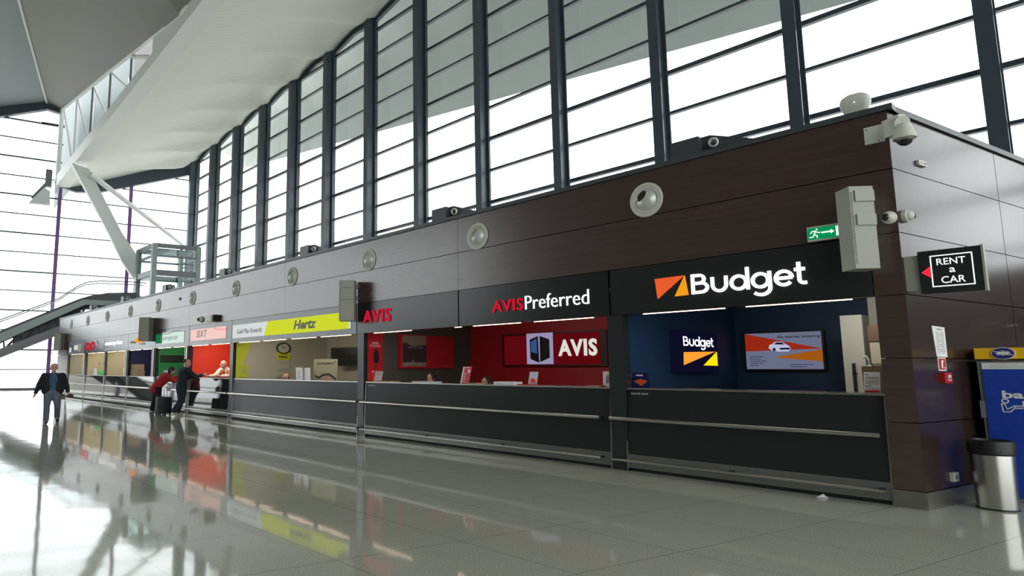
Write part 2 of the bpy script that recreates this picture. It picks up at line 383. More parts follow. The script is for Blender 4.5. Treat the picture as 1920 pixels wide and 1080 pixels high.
# lower roof plane between beam and glass
us = [0.38 + 4.205 / 12 * i for i in range(-75, 155)]
us = [U0] + [u for u in us if U0 < u < U1] + [U1]
def dip(u, t):
    d = ((u - 0.23) / 4.205 + .5) % 1.0 - .5
    return 0.68 * math.exp(-(d * 4.205 / (0.30 + .45 * (1 - t))) ** 2) * min(1, max(0, (t - .35) / .45)) ** 1.2 * (1 if t < .86 else .55 if t < .95 else .12)
rows = []
for t in [i / 14 for i in range(15)]:
    v = -2.75 + (YG + 2.75) * t; r = []
    for u in us:
        uu = min(u, end_u(v)); a, b = zb(uu) + 0.02, zgr(uu); pleat = (zg(uu) - b) * max(0, (t - 0.15) / 0.85) ** 1.2
        r.append((uu, v, a + (b - a) * t + pleat - dip(uu, t)))
    rows.append(r)
struct('ceiling_lower', MB().grid(rows, thick=(0, 0, 0.25)), CEIL, smooth=True)
# sweeping eave beyond the glass
rows = []
for t in [i / 6 for i in range(7)]:
    v = YG - 0.12 - 4.4 * t
    rows.append([(min(u, end_u(v)), v, zg(u) * (1 - t) + (14.0 + 0.12 * u) * t + 1.2 * math.sin(PI * t)) for u in us])
struct('ceiling_eave', MB().grid(rows, thick=(0, 0, 0.25)), EAVE, smooth=True)
# upper roof: plane from truss chord up to the ridge, and the pale plane beyond it
def vr(u): return -0.87 + (54.34 - u) * 0.298
us2 = [54.15, 50, 45, 40, 34, 28, 20, 10, 0, -10, -20, -26]
struct('ceiling_upper', MB().grid([[(u, -1.8, zt(u)) for u in us2], [(u, vr(u), 23.05) for u in us2]], thick=(0, 0, 0.25)), CEIL3)
struct('ceiling_far', MB().grid([[(u, vr(u), 23.05) for u in us2], [(u + 1.5, vr(u) + 12, 19.0) for u in us2], [(u + 6, max(41, vr(u) + 20), 19.0) for u in us2]], thick=(0, 0, 0.25)), CEIL2)
struct('trim_1', MB().tube((54.2, -0.87, 22.98), (-26, vr(-26), 22.98), 0.09, 0.09, 8), WHITE)

# long glass wall: one window per bay with its column, mullion, transoms and panes
def bay(i, ur, un, last=False):
    """ur right edge of this bay's column, un right edge of the next one (further away)"""
    r = sroot('window_%d' % i)
    zc = zgr(ur) - 0.3
    MB().box(ur - 0.36, ur, YG + 0.25, YG + 0.31, -0.2, zc).box(ur - 0.36, ur, YG + 0.79, YG + 0.85, -0.2, zc).box(ur - 0.23, ur - 0.13, YG + 0.31, YG + 0.79, -0.2, zc).build('column', STEELC, r)
    MB().box(ur - 0.10, ur + 0.02, YG - 0.1, YG + 0.1, -0.2, zc).build('mullion', STEELC, r)
    t = MB(); g = MB()
    zs = [1.5 * k for k in range(0, 17)]
    k = 0
    for z in zs:
        zmax = zgr(ur) + 0.1
        if z > zmax - 0.5: break
        hh = 0.075 if k % 2 == 0 else 0.05
        t.box(ur, un - 0.08, YG - 0.05, YG + 0.12, z - hh + 0.07, z + hh + 0.07); k += 1
    um = (ur + un) / 2
    t.prism([(ur, YG - .1, zg(ur) - .35), (um, YG - .1, zg(um) - .35), (un - .05, YG - .1, zg(un) - .35), (un - .05, YG - .1, zg(un)), (um, YG - .1, zg(um)), (ur, YG - .1, zg(ur))], (0, 0.2, 0))
    t.build('transom', STEELC, r)
    for z in (6.2, 12.2, 18.2):
        pass
    MB().prism([(ur, YG, 0), (un - .08, YG, 0), (un - .08, YG, zg(un) - .2), (um, YG, zg(um) - .2), (ur, YG, zg(ur) - .2)], (0, 0.02, 0)).build('pane', GLASS, r)
    return r
n = 1
for k in range(-6, 13):
    ur = 0.38 + 4.205 * k; un = ur + 4.205
    if un > 52.3: un = 52.15
    if ur > 51.5: break
    if ur < U0: continue
    bay(n, ur, un); n += 1
# rod bracing between three columns
# end glass wall
ENDF = FR((U1, 0, 0), EW, NS)                                   # a = distance w along the end wall
def ztop(wd):
    if wd > 1.84: return 16.3 + (wd - 1.8) * 0.341
    return 23.05 - 0.345 * abs(wd - 0.89) if wd > -11 else 19.1
ws = [12.55, 7.6, 2.28] + [-2.9 - 5.25 * k for k in range(8)]
for i in range(len(ws) - 1):
    r = sroot('window_%d' % (n + i)); a1, a0 = ws[i], ws[i + 1]
    zc = ztop(a1) - 0.5
    mb = MB(); ENDF.rect(mb, a1 - 0.14, a1 + 0.14, -0.2, zc if i != 2 else 16.2, 0.05, 0.35); mb.build('mullion', PURP if i else STEELC, r)
    t = MB()
    zz = min(ztop(a1 - .1), ztop(a0 + .1)) if i != 2 else 22.5
    for k in range(0, 16):
        if 1.5 * k + .3 > max(ztop(a1), ztop(a0)): break
        z = 1.523 * k
        top_a = a1
        if i < 2:                                               # under the sloping beam, stop at the beam
            lim = 1.8 + (z + 0.8 - 16.3) / 0.341
            if z + 0.8 > 16.3 and lim > a1: continue
            ENDF.rect(t, max(a0, lim if z + .8 > 16.3 else a0), a1, z - 0.04, z + 0.04, 0, 0.12)
        else: ENDF.rect(t, a0, a1, z - (0.04 if k % 2 else 0.055), z + (0.04 if k % 2 else 0.055), 0, 0.12)
    if i == 2:
        ENDF.rect(t, 0.6, a1, 21.25, 21.45, 0, 0.14)
    t.build('transom', PURP if False else STEELC, r)
    g = MB()
    if i < 2: pts = [(a0, 0), (a1, 0), (a1, ztop(a1) - .6), (a0, ztop(a0) - .6)]
    elif i == 2: pts = [(a0, 0), (a1, 0), (a1, 16.4), (1.86, 16.4), (1.84, 22.4), (0.89, 22.7), (a0, ztop(a0) - .4)]
    else: pts = [(a0, 0), (a1, 0), (a1, ztop(a1) - .4), (a0, ztop(a0) - .4)]
    ENDF.poly(g, pts, 0.0, 0.02); g.build('pane', GLASS, r)
n += len(ws) - 1
m_ = MB()
ENDF.poly(m_, [(2.0, 16.2), (3.4, 15.9), (5.12, 16.1), (12.5, 18.75), (12.65, 20.0), (7.5, 18.25), (1.8, 16.5)], 0.0, 0.5)
struct('trim_2', m_, STEELC)
m_ = MB()
ENDF.poly(m_, [(1.86, 22.29), (0.93, 22.46), (-2.26, 21.19), (-12, 17.9), (-40, 17.9), (-40, 19.1), (-12, 18.75), (-2.31, 21.95), (0.89, 23.07), (1.86, 22.75)], 0.0, 0.5)
struct('trim_3', m_, STEELC)
m_ = MB(); ENDF.rect(m_, -41, 12.6, -0.05, 0.12, 0.05, 0.3); struct('baseboard_end', m_, DGREY)

# ------------------------------------------------------------------ roof truss with white box beam
tr = thing('roof_truss', 'long white roof truss with slender diagonals above a deep box beam', 'roof truss')
ub = [53.9, 45, 36, 27, 20, 18, 8, -4, -15, -25.5]
bm_ = MB()
rows = []
for (dv, dz) in ((0, 0), (-0.95, 0), (-0.95, None), (0, None), (0, 0)):
    rows.append([(u, -1.8 + dv, zb(u) + (0 if dz == 0 else (0.95 - 0.012 * (53.9 - u)))) for u in ub])
bm_.grid(rows)
for e in (0, -1):
    u = ub[e]; hh = 0.95 - 0.012 * (53.9 - u)
    bm_.add([(u, -1.8, zb(u)), (u, -2.75, zb(u)), (u, -2.75, zb(u) + hh), (u, -1.8, zb(u) + hh)], [(0, 1, 2, 3)])
bm_.build('box_beam', WHITE, tr)
MB().tube((54.0, -1.85, zt(54.0) - .1), (27, -1.85, zt(27) - .1), 0.13, 0.13, 8).build('top_chord', WHITE, tr)
un_ = [53.4, 49.03, 44.6, 40.3, 36.0, 34.4]
for k in range(1, 5):
    u = un_[k]; MB().tube((u, -1.95, zb(u) + .8), (u, -1.95, zt(u) - .1), 0.07, 0.07, 8).build('vertical_strut', MGREY if k > 1 else WHITE, tr)
for k in range(0, 4):
    a, b = un_[k], un_[k + 1] + 0.5
    MB().tube((a - .3, -1.95, zt(a) - .15), (b, -1.95, zb(b) + .85), 0.085, 0.085, 8).build('diagonal_strut', WHITE, tr)
MB().tube((35.6, -1.95, zt(35.6) - .15), (32.4, -1.95, zb(32.4) + .75), 0.16, 0.16, 8).build('diagonal_strut', WHITE, tr)
MB().prism([(32.0, -1.85, zb(32) + .6), (32.0, -1.85, zt(32)), (18, -1.85, zt(18)), (18, -1.85, zb(18) + .5)], (0, -0.1, 0)).build('web_plate', WHITE, tr)
MB().box(53.6, 54.0, -2.05, -1.75, 15.6, 22.7).build('end_post', WHITE, tr)
# clerestory glazing behind the truss
cl = sroot('window_%d' % n)
MB().prism([(61, -3.2, zb(61) + .5), (39.6, -3.2, zb(39.6) + .5), (39.6, -3.2, zt(39.6) + 1.8), (61, -3.2, zt(53.8) + 2.2)], (0, -0.04, 0)).build('pane', TRL, cl)
for u in (49.2, 44.8, 40.4): MB().box(u - .04, u + .04, -3.2, -3.1, zb(u) + .4, zt(u)).build('mullion', WHITE, cl)
MB().prism([(39.6, -3.2, zb(39.6) + .4), (28, -3.2, zb(28) + .4), (20, -3.2, zb(20) + .4), (-26, -3.2, zb(-26) + .4), (-26, -3.2, zt(-26) + 1.8), (20, -3.2, zt(20) + 1.8), (28, -3.2, zt(28) + 1.8), (39.6, -3.2, zt(39.6) + 1.8)], (0, -0.04, 0)).build('solid_panel', WALLM, cl)

# leaning support leg
PL = FR((48, 0, 0), EW, NS)
lg = thing('support_leg', 'broad white leaning steel leg tapering down from the roof beam', 'support leg')
mb = MB(); PL.poly(mb, [(1.75, 16.4), (2.75, 16.2), (5.25, 11.63), (6.5, 9.87), (6.52, 8.7), (6.4, 8.2), (5.40, 9.55), (4.41, 11.5)], -0.2, 0.2); mb.build('tapered_plate', WHITE, lg)
mb = MB(); PL.poly(mb, [(1.6, 16.4), (1.8, 16.4), (4.47, 11.5), (5.47, 9.55), (6.46, 8.15), (6.34, 8.1), (5.32, 9.5), (4.32, 11.5)], -0.35, 0.35); mb.build('edge_flange', WHITE, lg)
MB().tube(PL.p(6.42, 8.25, 0), PL.p(6.42, 6.45, 0), 0.16, 0.22, 12).build('foot_pin', WHITE, lg)
sl = MB().tube((46.9, -2.7, 15.7), (50.3, -11.55, 11.75), 0.2, 0.14, 12).build('brace_rod', WHITE)
tag(sl, 'slender white brace running from the roof beam down to the glass wall', 'brace')
# outrigger bracket at the end wall
ob_ = thing('beam_bracket', 'grey bracket with diagonal stay at the far end of the roof beam', 'bracket')
mb = MB(); PL.rect(mb, 0.0, 0.42, 14.5, 15.75, -0.2, 0.2); mb.build('end_block', MGREY, ob_)
mb = MB(); mb.tube(PL.p(0.1, 14.7), PL.p(-0.75, 13.55), 0.14, 0.1, 8); mb.build('stay', MGREY, ob_)
mb = MB(); PL.poly(mb, [(-.9, 13.1), (-.05, 14.3), (.35, 14.1), (.4, 13.1)], .1, .5); mb.build('wedge_plate', WHITE, ob_)

# ------------------------------------------------------------------ upper level behind the booths: landing, escalator, lift
struct('floor_upper', MB().prism([EF for EF in [FR((44.3, 0, 0), EW, NS).p(4.9, 5.9), FR((44.3, 0, 0), EW, NS).p(12.2, 5.9), FR((53.8, 0, 0), EW, NS).p(12.2, 5.9), FR((53.8, 0, 0), EW, NS).p(4.9, 5.9)]], (0, 0, 0.5)), MGREY)
ESC = FR((46, 0, 0), EW, NS)
es = thing('escalator', 'grey green clad escalator rising behind the far end of the booths', 'escalator')
def esc_panel(c0, c1, nm):
    mb = MB(); ESC.poly(mb, [(-9.3, 0), (-8.2, 0), (2.6, 5.98), (4.9, 6.0), (4.9, 6.35), (2.42, 6.32), (-8.6, 0.6)], c0, c1); mb.build(nm, TEAL, es)
esc_panel(0.0, 0.12, 'side_cladding'); esc_panel(-1.5, -1.38, 'side_cladding')
mb = MB(); ESC.poly(mb, [(-8.6, 0.6), (2.42, 6.32), (4.9, 6.35), (5.9, 6.4), (5.9, 7.02), (4.9, 6.98), (4.0, 6.9), (3.0, 6.68), (2.2, 6.38), (-8.6, 0.78)], -1.40, 0.02); mb.build('balustrade_skirt', DGREY, es)
mb = MB(); ESC.poly(mb, [(-5.2, 0.9), (2.6, 4.62), (3.2, 4.7), (3.2, 5.2), (2.5, 5.12), (-5.2, 1.45)], 0.0, 0.14); mb.build('lower_chord', MGREY, es)
mb = MB(); ESC.poly(mb, [(-5.2, 0.9), (2.6, 4.62), (3.2, 4.7), (3.2, 5.2), (2.5, 5.12), (-5.2, 1.45)], -1.5, -1.38); mb.build('lower_chord', MGREY, es)
mb = MB()
for k in range(9):
    a = -5.0 + 1.0 * k
    mb.tube(ESC.p(a, 1.3 + .48 * (a + 5.2), -0.1), ESC.p(a + 0.9, 2.3 + .54 * (a + 5.2), -0.1), 0.08, 0.08, 6)
    mb.tube(ESC.p(a + .9, 2.3 + .54 * (a + 5.2), -0.1), ESC.p(a + 1.0, 1.75 + .48 * (a + 5.2), -0.1), 0.06, 0.06, 6)
mb.build('truss_web', DGREY, es)
mb = MB(); ESC.poly(mb, [(-6.5, 1.2), (2.6, 5.75), (4.6, 5.8), (4.6, 6.0), (2.6, 5.95), (-6.5, 1.5)], -1.38, -0.02); mb.build('step_tray', DARK, es)
mb = MB(); ESC.poly(mb, [(-1.6, 3.1), (2.4, 5.0), (2.4, 5.7), (-1.6, 3.9)], -0.9, -0.75); mb.build('drive_cover', DGREY, es)
hp = [(-7.0, 2.2), (-2.37, 4.74), (0.94, 6.32), (2.0, 7.2), (2.6, 7.55), (3.4, 7.7), (4.9, 7.76), (6.5, 7.76)]
for c in (0.05, -1.45): MB().path([ESC.p(a, b, c) for a, b in hp], 0.035).build('handrail', DGREY, es)
mb = MB(); ESC.poly(mb, hp[:-1] + [(4.9, 6.9), (3.0, 6.7), (2.2, 6.4), (-7, 1.65)], 0.04, 0.055); mb.build('glass_balustrade', ACRY, es)

EO = Vector((42.83, -6.19, 0)); LF = FR(EO, EW, NS)             # near face of the lift; a along EW, -c along the counters' direction
lf = thing('lift_shaft', 'glazed lift shaft with grey green steel frame behind the booths', 'lift')
ln = Vector((1, 0, 0)) * 3.3
LW = 3.02
def lp(a, d, z): return EO + EW * a + Vector((1, 0, 0)) * d + EZ * z
for a in (0, LW):
    for d in (0, 3.3):
        mb = MB(); p = lp(a, d, 6.4); mb.obox(p - EW * .16 - Vector((.16, 0, 0)), EW * .32, (0.32, 0, 0), (0, 0, 3.95)); mb.build('corner_post', TEAL, lf)
mb = MB()
for z, hh in ((10.1, .3), (8.1, .4), (9.45, .12)):
    for d in (0, 3.3): mb.obox(lp(0, d - .1, z), EW * LW, (0.2, 0, 0), (0, 0, hh))
    for a in (0, LW): mb.obox(lp(a, 0, z) - EW * .1, EW * .2, (3.3, 0, 0), (0, 0, hh))
mb.obox(lp(1.9, 0.3, 6.4), EW * .15, (0.15, 0, 0), (0, 0, 3.8)); mb.obox(lp(2.35, 0.6, 6.4), EW * .12, (0.12, 0, 0), (0, 0, 3.8))
mb.build('cross_beam', MGREY, lf)
for z in (8.5, 8.8, 9.1, 9.6):
    mb = MB(); mb.obox(lp(2.0, .4, z), EW * .7, (0.1, 0, 0), (0, 0, 0.08)); mb.build('guide_rail', DGREY, lf)
mb = MB(); mb.obox(lp(0.2, 0.5, 10.05), EW * (LW - .4), (2.3, 0, 0), (0, 0, .08)); mb.build('machine_platform', DGREY, lf)
mb = MB(); mb.obox(lp(.16, -.02, 6.45), EW * (LW - .32), (0.02, 0, 0), (0, 0, 3.6)); mb.obox(lp(0, .16, 6.45) - EW * .01, EW * .02, (3.0, 0, 0), (0, 0, 3.6)); mb.build('glass_cladding', GLASSG, lf)

# ------------------------------------------------------------------ booth building
X1 = 40.7
F = front()
def fr(mb, u0, u1, z0, z1, c0, c1, mi=0): return mb.box(min(u0, u1), max(u0, u1), c0, c1, z0, z1, mi)
mb = MB()
us_ = [0.0, 7.06, 13.88, 20.7, 27.5, 34.3, X1]
for a, b in zip(us_[:-1], us_[1:]):
    for z0, z1 in ((3.095, 3.845), (3.857, 4.55)): mb.box(a + .004, b - .004, -0.14, 0, z0, z1)
for z0, z1 in ((0.19, 0.925), (0.933, 1.645), (1.653, 2.365), (2.373, 3.09)): mb.box(0, 0.285, -0.14, 0, z0, z1)
mb.box(38.25, X1, -0.14, 0, 0.19, 2.36); mb.box(38.25, X1, -0.14, 0, 2.372, 3.087)
mb.box(0, X1, -0.2, -0.139, 3.08, 4.55, 1)
struct('wall_front', mb, [WOOD, DARK])
mb = MB()
zz = [0.19, 0.93, 1.65, 2.37, 3.09, 3.85, 4.55]
for z0, z1 in zip(zz[:-1], zz[1:]):
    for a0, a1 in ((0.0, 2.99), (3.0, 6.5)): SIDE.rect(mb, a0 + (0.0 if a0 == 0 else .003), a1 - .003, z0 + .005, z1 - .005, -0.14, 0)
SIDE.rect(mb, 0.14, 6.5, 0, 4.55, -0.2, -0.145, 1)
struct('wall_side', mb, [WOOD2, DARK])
struct('wall_reflection_block', MB().box(-24, -1.6, -11.6, -11.2, 0, 4.0), WALLD)  # unseen dark block added to darken low reflections in the side wall
mb = MB(); mb.box(-0.0, 0.29, -0.1, 0.018, 0.0, 0.185); SIDE.rect(mb, -0.018, 6.5, 0.0, 0.185, -0.1, 0.018)
struct('baseboard_corner', mb, PLINTH)
mb = MB(); mb.box(-0.06, X1 + .05, -0.3, 0.03, 4.552, 4.625); SIDE.rect(mb, -0.03, 6.5, 4.552, 4.625, -0.3, 0.03)
struct('trim_4', mb, DGREY)
mb = MB(); mb.prism([(0.1, -0.2, 4.45), (X1, -0.2, 4.45), (X1, -6.3, 4.45), (-1.0, -6.3, 4.45)], (0, 0, 0.08))
struct('ceiling_booth_roof', mb, DGREY)
mb = MB(); mb.box(-0.9, X1, -6.4, -6.3, 0, 4.5); struct('wall_rear', mb, MGREY)
mb = MB(); mb.box(X1 - .1, X1, -6.3, -0.14, 0, 4.55); struct('wall_left', mb, WOOD)
mb = MB(); mb.box(0.3, X1 - .1, -4.6, -0.02, 2.75, 2.82); struct('ceiling_booths', mb, CEILM)
mb = MB(); mb.box(0.16, 0.28, -4.4, -0.16, 0, 2.75); struct('wall_booth_corner', mb, NAVY)

# module boundaries and booth colours: (u0, u1, depth, back material, partition material)
PT = [(0.29, 3.6, 4.3, NAVY, NAVY), (3.75, 10.2, 3.67, RED, TAUPE), (10.45, 17.08, 3.6, BEIGE, BEIGE), (17.3, 20.55, 3.6, ORED, ORED), (20.75, 24.0, 3.6, GREEN, GREEN),
      (24.15, 27.45, 3.6, NAVY2, NAVY2), (27.6, 30.95, 3.6, TAN, TAN), (31.1, 34.45, 3.6, TAN, TAN), (34.6, 38.2, 3.6, BEIGE, BEIGE)]
for i, (a, b, d, mb_, mp_) in enumerate(PT):
    nm = 'wall_booth_%d' % (i + 1)
    x = MB().box(a, b, -d - 0.08, -d, 0, 2.75, 0)
    struct(nm, x, mb_)
    struct('wall_partition_%d' % (2 * i + 1), MB().box(b, b + (PT[i + 1][0] - b) * 0.5 if i < len(PT) - 1 else b + .06, -d - 0.08, -0.1, 0, 2.75), mp_)
    if i: struct('wall_partition_%d' % (2 * i), MB().box(PT[i - 1][1] + (a - PT[i - 1][1]) * 0.5 + .001, a, -d - 0.08, -0.1, 0, 2.75), mb_)
def booth_fill(u, v, e, k, col=(1, .93, .82)):  # hidden fill light added to brighten a booth interior
    t = thing('booth_fill', 'unseen fill batten added behind the fascia, %s from the wooden corner' % k, 'lamp', 'added fill battens behind the fascia')
    MB().box(u - .9, u + .9, -.30, -.22, 2.68, 2.745).build('batten', WHITE, t)
    l = bpy.data.lights.new('booth_fill', 'AREA'); l.shape = 'RECTANGLE'; l.size = 1.7; l.size_y = .05; l.energy = e; l.color = col
    o = bpy.data.objects.new('booth_fill_light', l); C.objects.link(o)
    o.matrix_world = Matrix.Translation((u, -.27, 2.67)) @ Vector((0, -.75, -.66)).to_track_quat('-Z', 'Y').to_matrix().to_4x4()
_k = ['first', 'second', 'third', 'fourth', 'fifth', 'sixth', 'seventh', 'eighth', 'ninth', 'tenth', 'eleventh', 'twelfth']
for i, (u, v, e) in enumerate([(2.0, -1.6, 13), (5.4, -2.0, 22), (8.6, -2.0, 9), (12.3, -1.8, 24), (15.4, -1.8, 28), (18.9, -1.8, 60), (22.4, -1.8, 40), (25.8, -1.8, 22), (29.3, -1.8, 60), (32.8, -1.8, 60), (36.4, -1.8, 50)]): booth_fill(u, v, e, _k[i])
# dark posts at the booth fronts (two of the far ones are bright steel tubes)
for i, (u0, u1, v0, v1, m) in enumerate([(3.53, 3.80, -0.2, -0.02, POSTM), (10.20, 10.44, -0.12, -0.02, POSTM), (17.08, 17.30, -0.12, -0.02, POSTM), (20.55, 20.72, -0.12, -.02, BLACK), (24.0, 24.15, -0.12, -.02, BLACK), (27.45, 27.6, -.12, -.02, POSTM), (30.95, 31.1, -.12, -.02, WOOD), (34.45, 34.6, -.12, -.02, WOOD), (38.1, 38.26, -.12, -.02, MATS['dark_wood_laminate'])]):
    struct('trim_%d' % (5 + i), MB().box(u0, u1, v0, v1, 0, 2.37), m)
for i, (u, nm) in enumerate([(20.72, 'between the red booth and the green booth'), (24.12, 'between the green booth and the navy booth'), (27.52, 'beside the far edge of the navy booth'), (34.5, 'between the two farthest tan booths')]):
    o = MB().tube((u, 0.05, 1.24), (u, 0.05, 2.37), 0.06, 0.06, 16).build('steel_post', INOX, None, True)
    tag(o, 'short bright steel post ' + nm, 'post', 'bright steel posts between the far booths')

# floor level dark toe recess along the front
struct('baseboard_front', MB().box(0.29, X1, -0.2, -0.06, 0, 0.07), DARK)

# ------------------------------------------------------------------ counters
def counter(u0, u1, label, panelm=BLACKD, keys=True, rail_splits=None):
    t = thing('service_counter', label, 'counter', 'service counters along the booths')
    MB().prism([(u0 + .02, -0.02, 0.25), (u0 + .02, -0.07, 1.215), (u0 + .02, -0.10, 1.215), (u0 + .02, -0.10, 0.25)], (u1 - u0 - .04, 0, 0)).build('front_panel', panelm, t)
    MB().box(u0 + .02, u1 - .02, -0.10, -0.012, 0.05, 0.25).build('base_panel', BASEM, t)
    MB().box(u0, u1, -0.62, -0.06, 1.218, 1.24).build('counter_top', TOPM, t)
    MB().box(u0 + .03, u1 - .03, -0.60, -0.10, 0.02, 1.218).build('cabinet_body', BLACK, t)
    for u in (u0, u1 - .02): MB().prism([(u, 0.0, 0.0), (u, -0.055, 1.225), (u, -0.6, 1.225), (u, -0.6, 0)], (0.02, 0, 0)).build('end_panel', PLINTH, t)
    MB().box(u0, u1, -0.062, -0.052, 1.222, 1.24).build('edge_strip', INOX, t)
    if keys:
        text(front(0), 'KLUCZE / KEYS', -(u1 - .09), -(u1 - .09) + 0.27, 1.145, 1.168, -0.062, WHITET, t, depth=0.004)
    return t
def rails(u0, u1, label_pos):
    for z, nm, r in ((0.78, 'upper', 0.026), (0.17, 'lower', 0.016)):
        t = thing('bumper_rail', '%s brushed steel rail %s' % (nm, label_pos), 'rail', '%s steel rails in front of the counters' % nm)
        MB().tube((u0, 0.15, z), (u1, 0.15, z), r, r, 14).build('tube', INOX, t, True)
        nb = max(2, int((u1 - u0) / 1.6) + 1)
        for k in range(nb):
            u = u0 + 0.06 + (u1 - u0 - 0.12) * k / (nb - 1)
            MB().box(u - .03, u + .03, -0.03, 0.15, z - .012, z + .012).build('bracket', BLACK, t)
cts = [(0.29, 3.55, 'black fronted counter below the sign with orange and yellow triangles'), (3.8, 10.16, 'long black counter in front of the red walled booth'),
       (10.42, 17.06, 'long black counter in front of the beige booth with the wall clock'), (17.3, 20.55, 'dark glossy counter where the two customers are served'),
       (20.75, 24.0, 'dark glossy counter below the green booth'), (24.15, 27.45, 'glossy counter below the navy booth with cardboard boxes'),
       (27.6, 30.95, 'glossy counter below the white lettered grey sign'), (31.1, 34.45, 'glossy counter carrying the bright green box'), (34.6, 38.2, 'farthest glossy counter of the row')]
GLCT = mat('mirror_grey_counter_panel', (0.03, 0.033, 0.033), 0.04, spec=0.9)
for i, (a, b, l) in enumerate(cts): counter(a, b, l, BLACKD if i < 3 else GLCT, keys=i < 3)
rp = ['on the counter nearest the wooden corner', 'along the counter of the red walled booth', 'along the counter of the beige clock booth', 'where the two customers stand', 'below the green booth', 'below the navy booth', 'below the white lettered sign', 'below the green box', 'at the far end of the row']
rr = [(0.33, 3.72), (3.9, 10.12), (10.25, 17.0), (17.12, 20.55), (20.6, 24.0), (24.1, 27.45), (27.5, 30.95), (31.0, 34.4), (34.5, 38.2)]
for (a, b), l in zip(rr, rp): rails(a, b, l)

# ------------------------------------------------------------------ fascia signboards
def board(u0, u1, label, m, z0=2.372, z1=3.085):
    t = thing('signboard', label, 'sign', 'fascia signboards above the booths')
    MB().box(u0 + .006, u1 - .006, -0.12, -0.0, z0, z1).build('panel', m, t)
    return t
t = board(0.29, 3.71, 'black fascia sign with large white word and orange and yellow triangles', BLACKD)
mb = MB(); F.poly(mb, [(-2.95, 2.865), (-2.505, 2.872), (-2.92, 2.565)], 0, 0.02); mb.build('orange_triangle', L_ORANGE, t)
mb = MB(); F.poly(mb, [(-2.50, 2.868), (-2.46, 2.585), (-2.66, 2.58)], 0, 0.02); mb.build('yellow_triangle', L_AMBER, t)
budget_word(F, -2.41, 2.585, 0.285, L_WHITE, t, 0.0, 0.03, wx=1.0)
t = board(3.73, 7.05, 'black fascia sign with red logo beside a white lit word', BLACKG)
text(F, 'AVIS', -6.16, -5.44, 2.585, 2.80, 0, L_RED, t, depth=0.03, bold=0.006, name='red_lettering')
text(F, 'Preferred', -5.39, -4.09, 2.585, 2.83, 0, L_WHITE, t, depth=0.02, bold=-0.012, name='white_lettering')
t = board(7.07, 10.45, 'grey black fascia sign with only a red logo at its left', BLACKG)
text(F, 'AVIS', -10.18, -9.17, 2.6, 2.9, 0, L_RED, t, depth=0.03, bold=0.006, name='red_lettering')
t = board(10.47, 17.17, 'fascia sign with long lime yellow and pale lit panel', GREYG)
mb = MB(); F.poly(mb, [(-15.0, 2.51), (-14.8, 2.92), (-10.76, 2.92), (-10.76, 2.51)], 0, 0.02); mb.build('yellow_lightbox', L_YEL, t)
mb = MB(); F.poly(mb, [(-17.08, 2.51), (-17.08, 2.92), (-14.8, 2.92), (-15.0, 2.51)], 0, 0.02); mb.build('pale_lightbox', L_PALE, t)
mb = MB(); F.rect(mb, -10.76, -10.70, 2.51, 2.92, 0, 0.02); mb.build('pale_end_strip', L_PALE, t)
text(F, 'Hertz', -13.33, -12.2, 2.6, 2.86, 0.02, BLACKT, t, depth=0.01, bold=0.03, shear=0.25)
text(F, 'Gold Plus Rewards', -16.76, -15.14, 2.63, 2.78, 0.02, GREYT, t, depth=0.008, shear=0.25, bold=0.008)
t = board(17.18, 20.62, 'fascia sign with pale pink lit panel', GREYG)
mb = MB(); F.rect(mb, -20.46, -17.6, 2.54, 2.93, 0, 0.02); mb.build('pink_lightbox', L_PINK, t)
text(F, 'SIXT', -19.93, -19.05, 2.64, 2.88, 0.02, BLACKT, t, depth=0.006, shear=0.12)
mb = MB(); stroke(mb, F, [(-18.6, 2.93), (-18.3, 2.86), (-17.9, 2.83), (-17.6, 2.84)], 0.05, 0.02, 0.024); mb.build('curved_stripe', emis('lit_rose', (1.0, 0.45, 0.42), .9), t)
t = board(20.64, 24.05, 'fascia sign with green and whitish lit panel', GREYG)
mb = MB(); F.rect(mb, -24.0, -23.3, 2.56, 2.93, 0, 0.02); mb.build('green_lightbox', L_GRN, t)
mb = MB(); F.rect(mb, -23.3, -21.12, 2.52, 2.96, 0, 0.02); mb.build('white_lightbox', L_GRW, t)
text(F, 'Europcar', -23.45, -21.6, 2.60, 2.84, 0.021, GREYT, t, depth=0.004)
mb = MB(); stroke(mb, F, [(-23.9, 2.90), (-22.7, 2.90), (-22.2, 2.95), (-21.7, 2.95), (-21.1, 2.92)], 0.025, 0.021, 0.026); mb.build('wavy_line', GREEN, t)
t = board(24.07, 27.5, 'grey fascia sign with small orange lit logo', GREYG)
mb = MB(); F.rect(mb, -26.5, -25.6, 2.66, 2.88, 0, 0.02); mb.build('orange_logo', L_ORG2, t)
text(F, 'carsharing', -27.2, -26.5, 2.62, 2.78, 0.0, GREYT, t, depth=0.01)
text(F, 'rent', -26.0, -25.25, 2.57, 2.64, 0.0, BLACKT, t, depth=0.01)
t = board(27.52, 31.0 + .2, 'grey fascia sign with white framed word', GREYG)
text(F, 'enterprise', -31.0, -28.35, 2.62, 2.86, 0.0, L_WHITE, t, depth=0.02)
mb = MB(); F.rect(mb, -31.1, -28.3, 2.96, 2.985, 0, .01); F.rect(mb, -31.1, -28.3, 2.47, 2.495, 0, .01); F.rect(mb, -31.12, -31.09, 2.47, 2.98, 0, .01); mb.build('white_frame', WHITET, t)
t = board(31.22, 34.8, 'grey fascia sign with red rounded logo', GREYG)
mb = MB(); S = lambda p, c=False: stroke(mb, F, p, 0.11, 0, 0.02, c)
S(arc(-34.1, 2.72, 0.32, 0.16, 20, 380, 20), True); S(arc(-33.2, 2.74, 0.32, 0.16, 10, 370, 20), True); S([(-33.85, 2.62), (-33.3, 2.88)]); mb.build('red_logo', L_RED, t)
